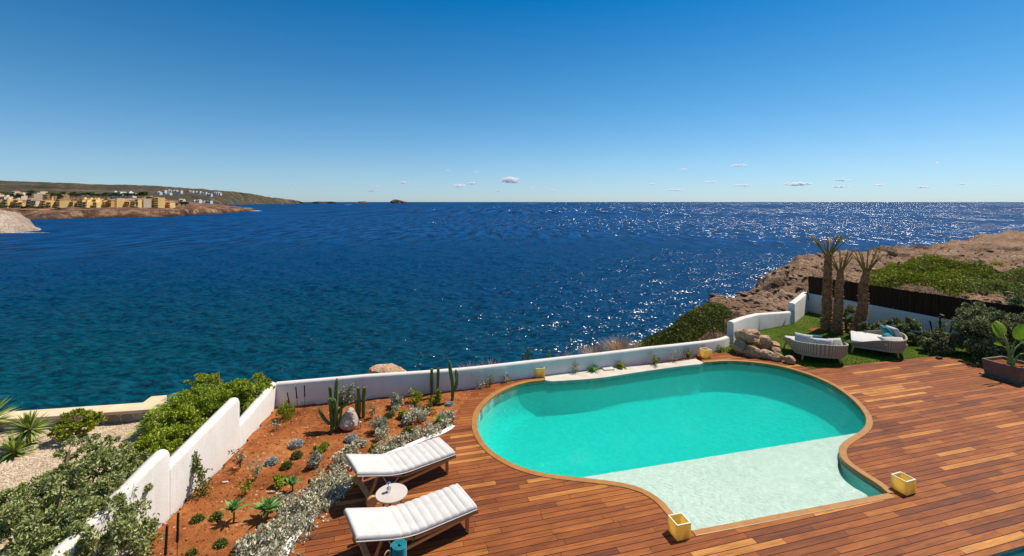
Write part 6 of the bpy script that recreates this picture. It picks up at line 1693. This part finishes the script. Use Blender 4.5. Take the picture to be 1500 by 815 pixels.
VG = 'white villas on the distant slope'
for i, (x0, x1, yt, yb, Y) in enumerate([(229, 236, 281, 285, 1500), (237, 243, 279.2, 283, 1600), (244, 252, 278.2, 282, 1700), (253, 261, 278.6, 282, 1700), (259, 268, 280, 283.5, 1600), (241, 250, 282.5, 285.5, 1450), (276, 283, 279.6, 282, 1900), (286, 294, 281, 284, 1850), (296, 302, 282, 285, 1850), (303, 311, 284, 288, 1800), (312, 324, 282, 286, 1900), (262, 272, 291.5, 295.5, 1200), (282, 296, 293.5, 297.5, 1200), (298, 310, 294.5, 298, 1300)]):
    building('white villa group, %s from the left among the houses on the distant slope' % ordn(i), x0, x1, yt, yb, Y, 'pale_wall', 240 + i, VG, 'villa', True, name='villa')
# pines
def pine_proto(seed):
    g = np.random.default_rng(seed); o = thing('umbrella_pine', 'pine', 'tree', (0, 0, 0), 0, 'umbrella pines of the far town')
    nc = 9; c = np.stack([g.uniform(-3.6, 3.6, nc), g.uniform(-3.2, 3.2, nc), g.uniform(6.0, 8.4, nc)], 1); cr = g.uniform(1.5, 2.6, nc); k = g.integers(0, nc, 520); d = rnd_dirs(520, g, .3)
    P = c[k] + d * cr[k][:, None] * np.array([1, 1, .55]) * g.uniform(.6, 1, (520, 1))
    foliage('crown', P, d, 1.3 * g.uniform(.6, 1.2, 520), .8, M['leaf_pine'], o, g, 0, .6)
    m = MB(); m.tube([(0, 0, -.5), (.3, 0, 3), (0, 0, 6)], [.4, .3, .2], 6)
    for q in c[:4]: m.tube([(0, 0, 4.5), tuple(q)], [.2, .1], 5)
    m.build('trunk', M['stem'], o); return o
protos = [pine_proto(s) for s in (1, 2, 3)]
gp = np.random.default_rng(6); spots = []
for x in np.arange(94, 214, 6.2): spots.append((x + gp.uniform(-1.5, 1.5), 293.5 + gp.uniform(-.8, .8), 660 + gp.uniform(-15, 50), gp.uniform(.75, 1.1)))
for x, y in [(4, 291), (10, 292), (16, 292.5), (23, 293), (30, 293), (72, 291), (79, 292), (85, 292), (216, 296), (222, 296), (258, 300), (266, 300), (272, 300.5), (205, 290), (211, 290), (217, 290.5), (224, 290), (41, 287), (45, 288), (92, 288)]: spots.append((x, y + 1.5, 640, gp.uniform(.6, .95)))
spots.sort(); used = [False] * 3
for i, (x, y, Y, s) in enumerate(spots):
    j = i % 3; o = protos[j] if not used[j] else copy_tree(protos[j]); used[j] = True
    o.location = ((x - 750) * Y / F, Y, H - (y - HZ) * Y / F + (1.6 if y > 288.9 and x < 215 else -3.0)); o.scale = (s, s, s); o.rotation_euler.z = gp.uniform(0, 6.28)
    o['label'] = 'green umbrella pine between the far apartment rows, %s tree from the left' % ordn(i)
# shrubs on the town cliff
for i, (x, y, r, h) in enumerate([(86, 309, 8, 3.5), (95, 312, 5, 3), (124, 308, 4, 2), (40, 305, 9, 2), (60, 305, 8, 1.8), (10, 303, 12, 1.8)]):
    Y = 500 if x > 70 else 495; k = Y / F; g = np.random.default_rng(i)
    o = thing('cliff_shrub', 'green shrub patch on the edge of the town cliff, %s in width order' % '', 'shrub', ((x - 750) * k, Y, H - (y - HZ) * k), 0, 'shrubs on the town cliff')
    o['label'] = ['wide green shrub spilling down the town cliff face', 'green shrub right of the one spilling down the town cliff', 'small green shrub on the cliff below the middle apartment blocks', 'low green shrub on the cliff edge below the third apartment block', 'low green shrub on the cliff edge below the fourth apartment block', 'low green shrub behind the pale headland at the far left'][i]
    P, d = clump_points(420, g, (r, 4, h), 14); foliage('foliage', P, d, 1.4, .8, M['leaf_pine'], o, g)

# ================================================================== CLOUDS
def cloud_mat():
    m = bpy.data.materials.new('cloud_vapour'); m.use_nodes = True; n = m.node_tree.nodes; l = m.node_tree.links; n.remove(n['Principled BSDF'])
    v = n.new('ShaderNodeVolumePrincipled'); v.inputs['Color'].default_value = (.98, .98, 1, 1); v.inputs['Density'].default_value = 0.016; v.inputs['Anisotropy'].default_value = 0.3
    l.new(v.outputs[0], n['Material Output'].inputs['Volume']); return m
M['cloud'] = cloud_mat(); M['cloud_thin'] = cloud_mat(); M['cloud_thin'].node_tree.nodes['Principled Volume'].inputs['Density'].default_value = 0.035
clouds = [(746.7, 265, 30, 12), (673, 271.7, 20, 8), (692, 269.5, 15, 6), (591, 267.7, 17, 5), (551.7, 273.3, 15, 4), (542.7, 280, 12, 3.5), (426.7, 270.7, 8, 5), (615, 278.7, 8, 2.4), (726, 280.7, 12, 3.5), (782.7, 274.7, 13, 3.5), (810, 280, 13, 3.5), (655, 250.7, 7, 3), (697.7, 252, 7, 3), (860, 280, 14, 2),
    (1082, 242.8, 27, 4.5), (1001, 248, 14, 3), (954.8, 270, 16, 4), (1040, 266.8, 20, 4), (990, 278.8, 28, 4), (1088, 272, 30, 5), (1168, 270, 48, 7), (1234, 264, 30, 5), (1230, 274, 30, 4), (1290, 271, 22, 4), (1352, 275, 20, 5), (1408, 270, 16, 4), (1460, 272, 14, 3), (1372, 238.8, 8, 3)]
clouds.sort()
for i, (x, y, w, h) in enumerate(clouds):
    g = np.random.default_rng(800 + i); Y = 14000; k = Y / F; m = MB(); bm = bmesh.new(); n = max(3, int(w / 2.2))
    for j in range(n):
        u = (j + .5) / n * 2 - 1; r = (h * .28 * g.uniform(.6, 1.3) * (1.05 - u * u * .7) + .35) * k
        mt = Matrix.Translation((u * w * .45 * k, g.uniform(-1, 1) * r, g.uniform(-.3, .55) * h * .4 * k)) @ Matrix.Diagonal((r * g.uniform(1.2, 2.1), r * 1.2, r * .8, 1))
        bmesh.ops.create_icosphere(bm, subdivisions=2, radius=1, matrix=mt)
    me = bpy.data.meshes.new('cloud'); bm.to_mesh(me); bm.free()
    me.materials.append(M['cloud' if h > 7.5 else 'cloud_thin']); o = link(bpy.data.objects.new('cloud', me)); o.location = ((x - 750) * k, Y, H - (y - HZ) * k)
    rm = o.modifiers.new('r', 'REMESH'); rm.mode = 'VOXEL'; rm.voxel_size = max(8, h * k * .07)
    big = {746.7: 'largest puffy white cloud above the middle of the horizon', 673: 'puffy white cloud left of the largest one, second in size'}.get(x)
    tag(o, big or 'small thin white cloud low over the sea, %s cloud from the left' % ordn(i), 'cloud', 'small clouds over the sea horizon')
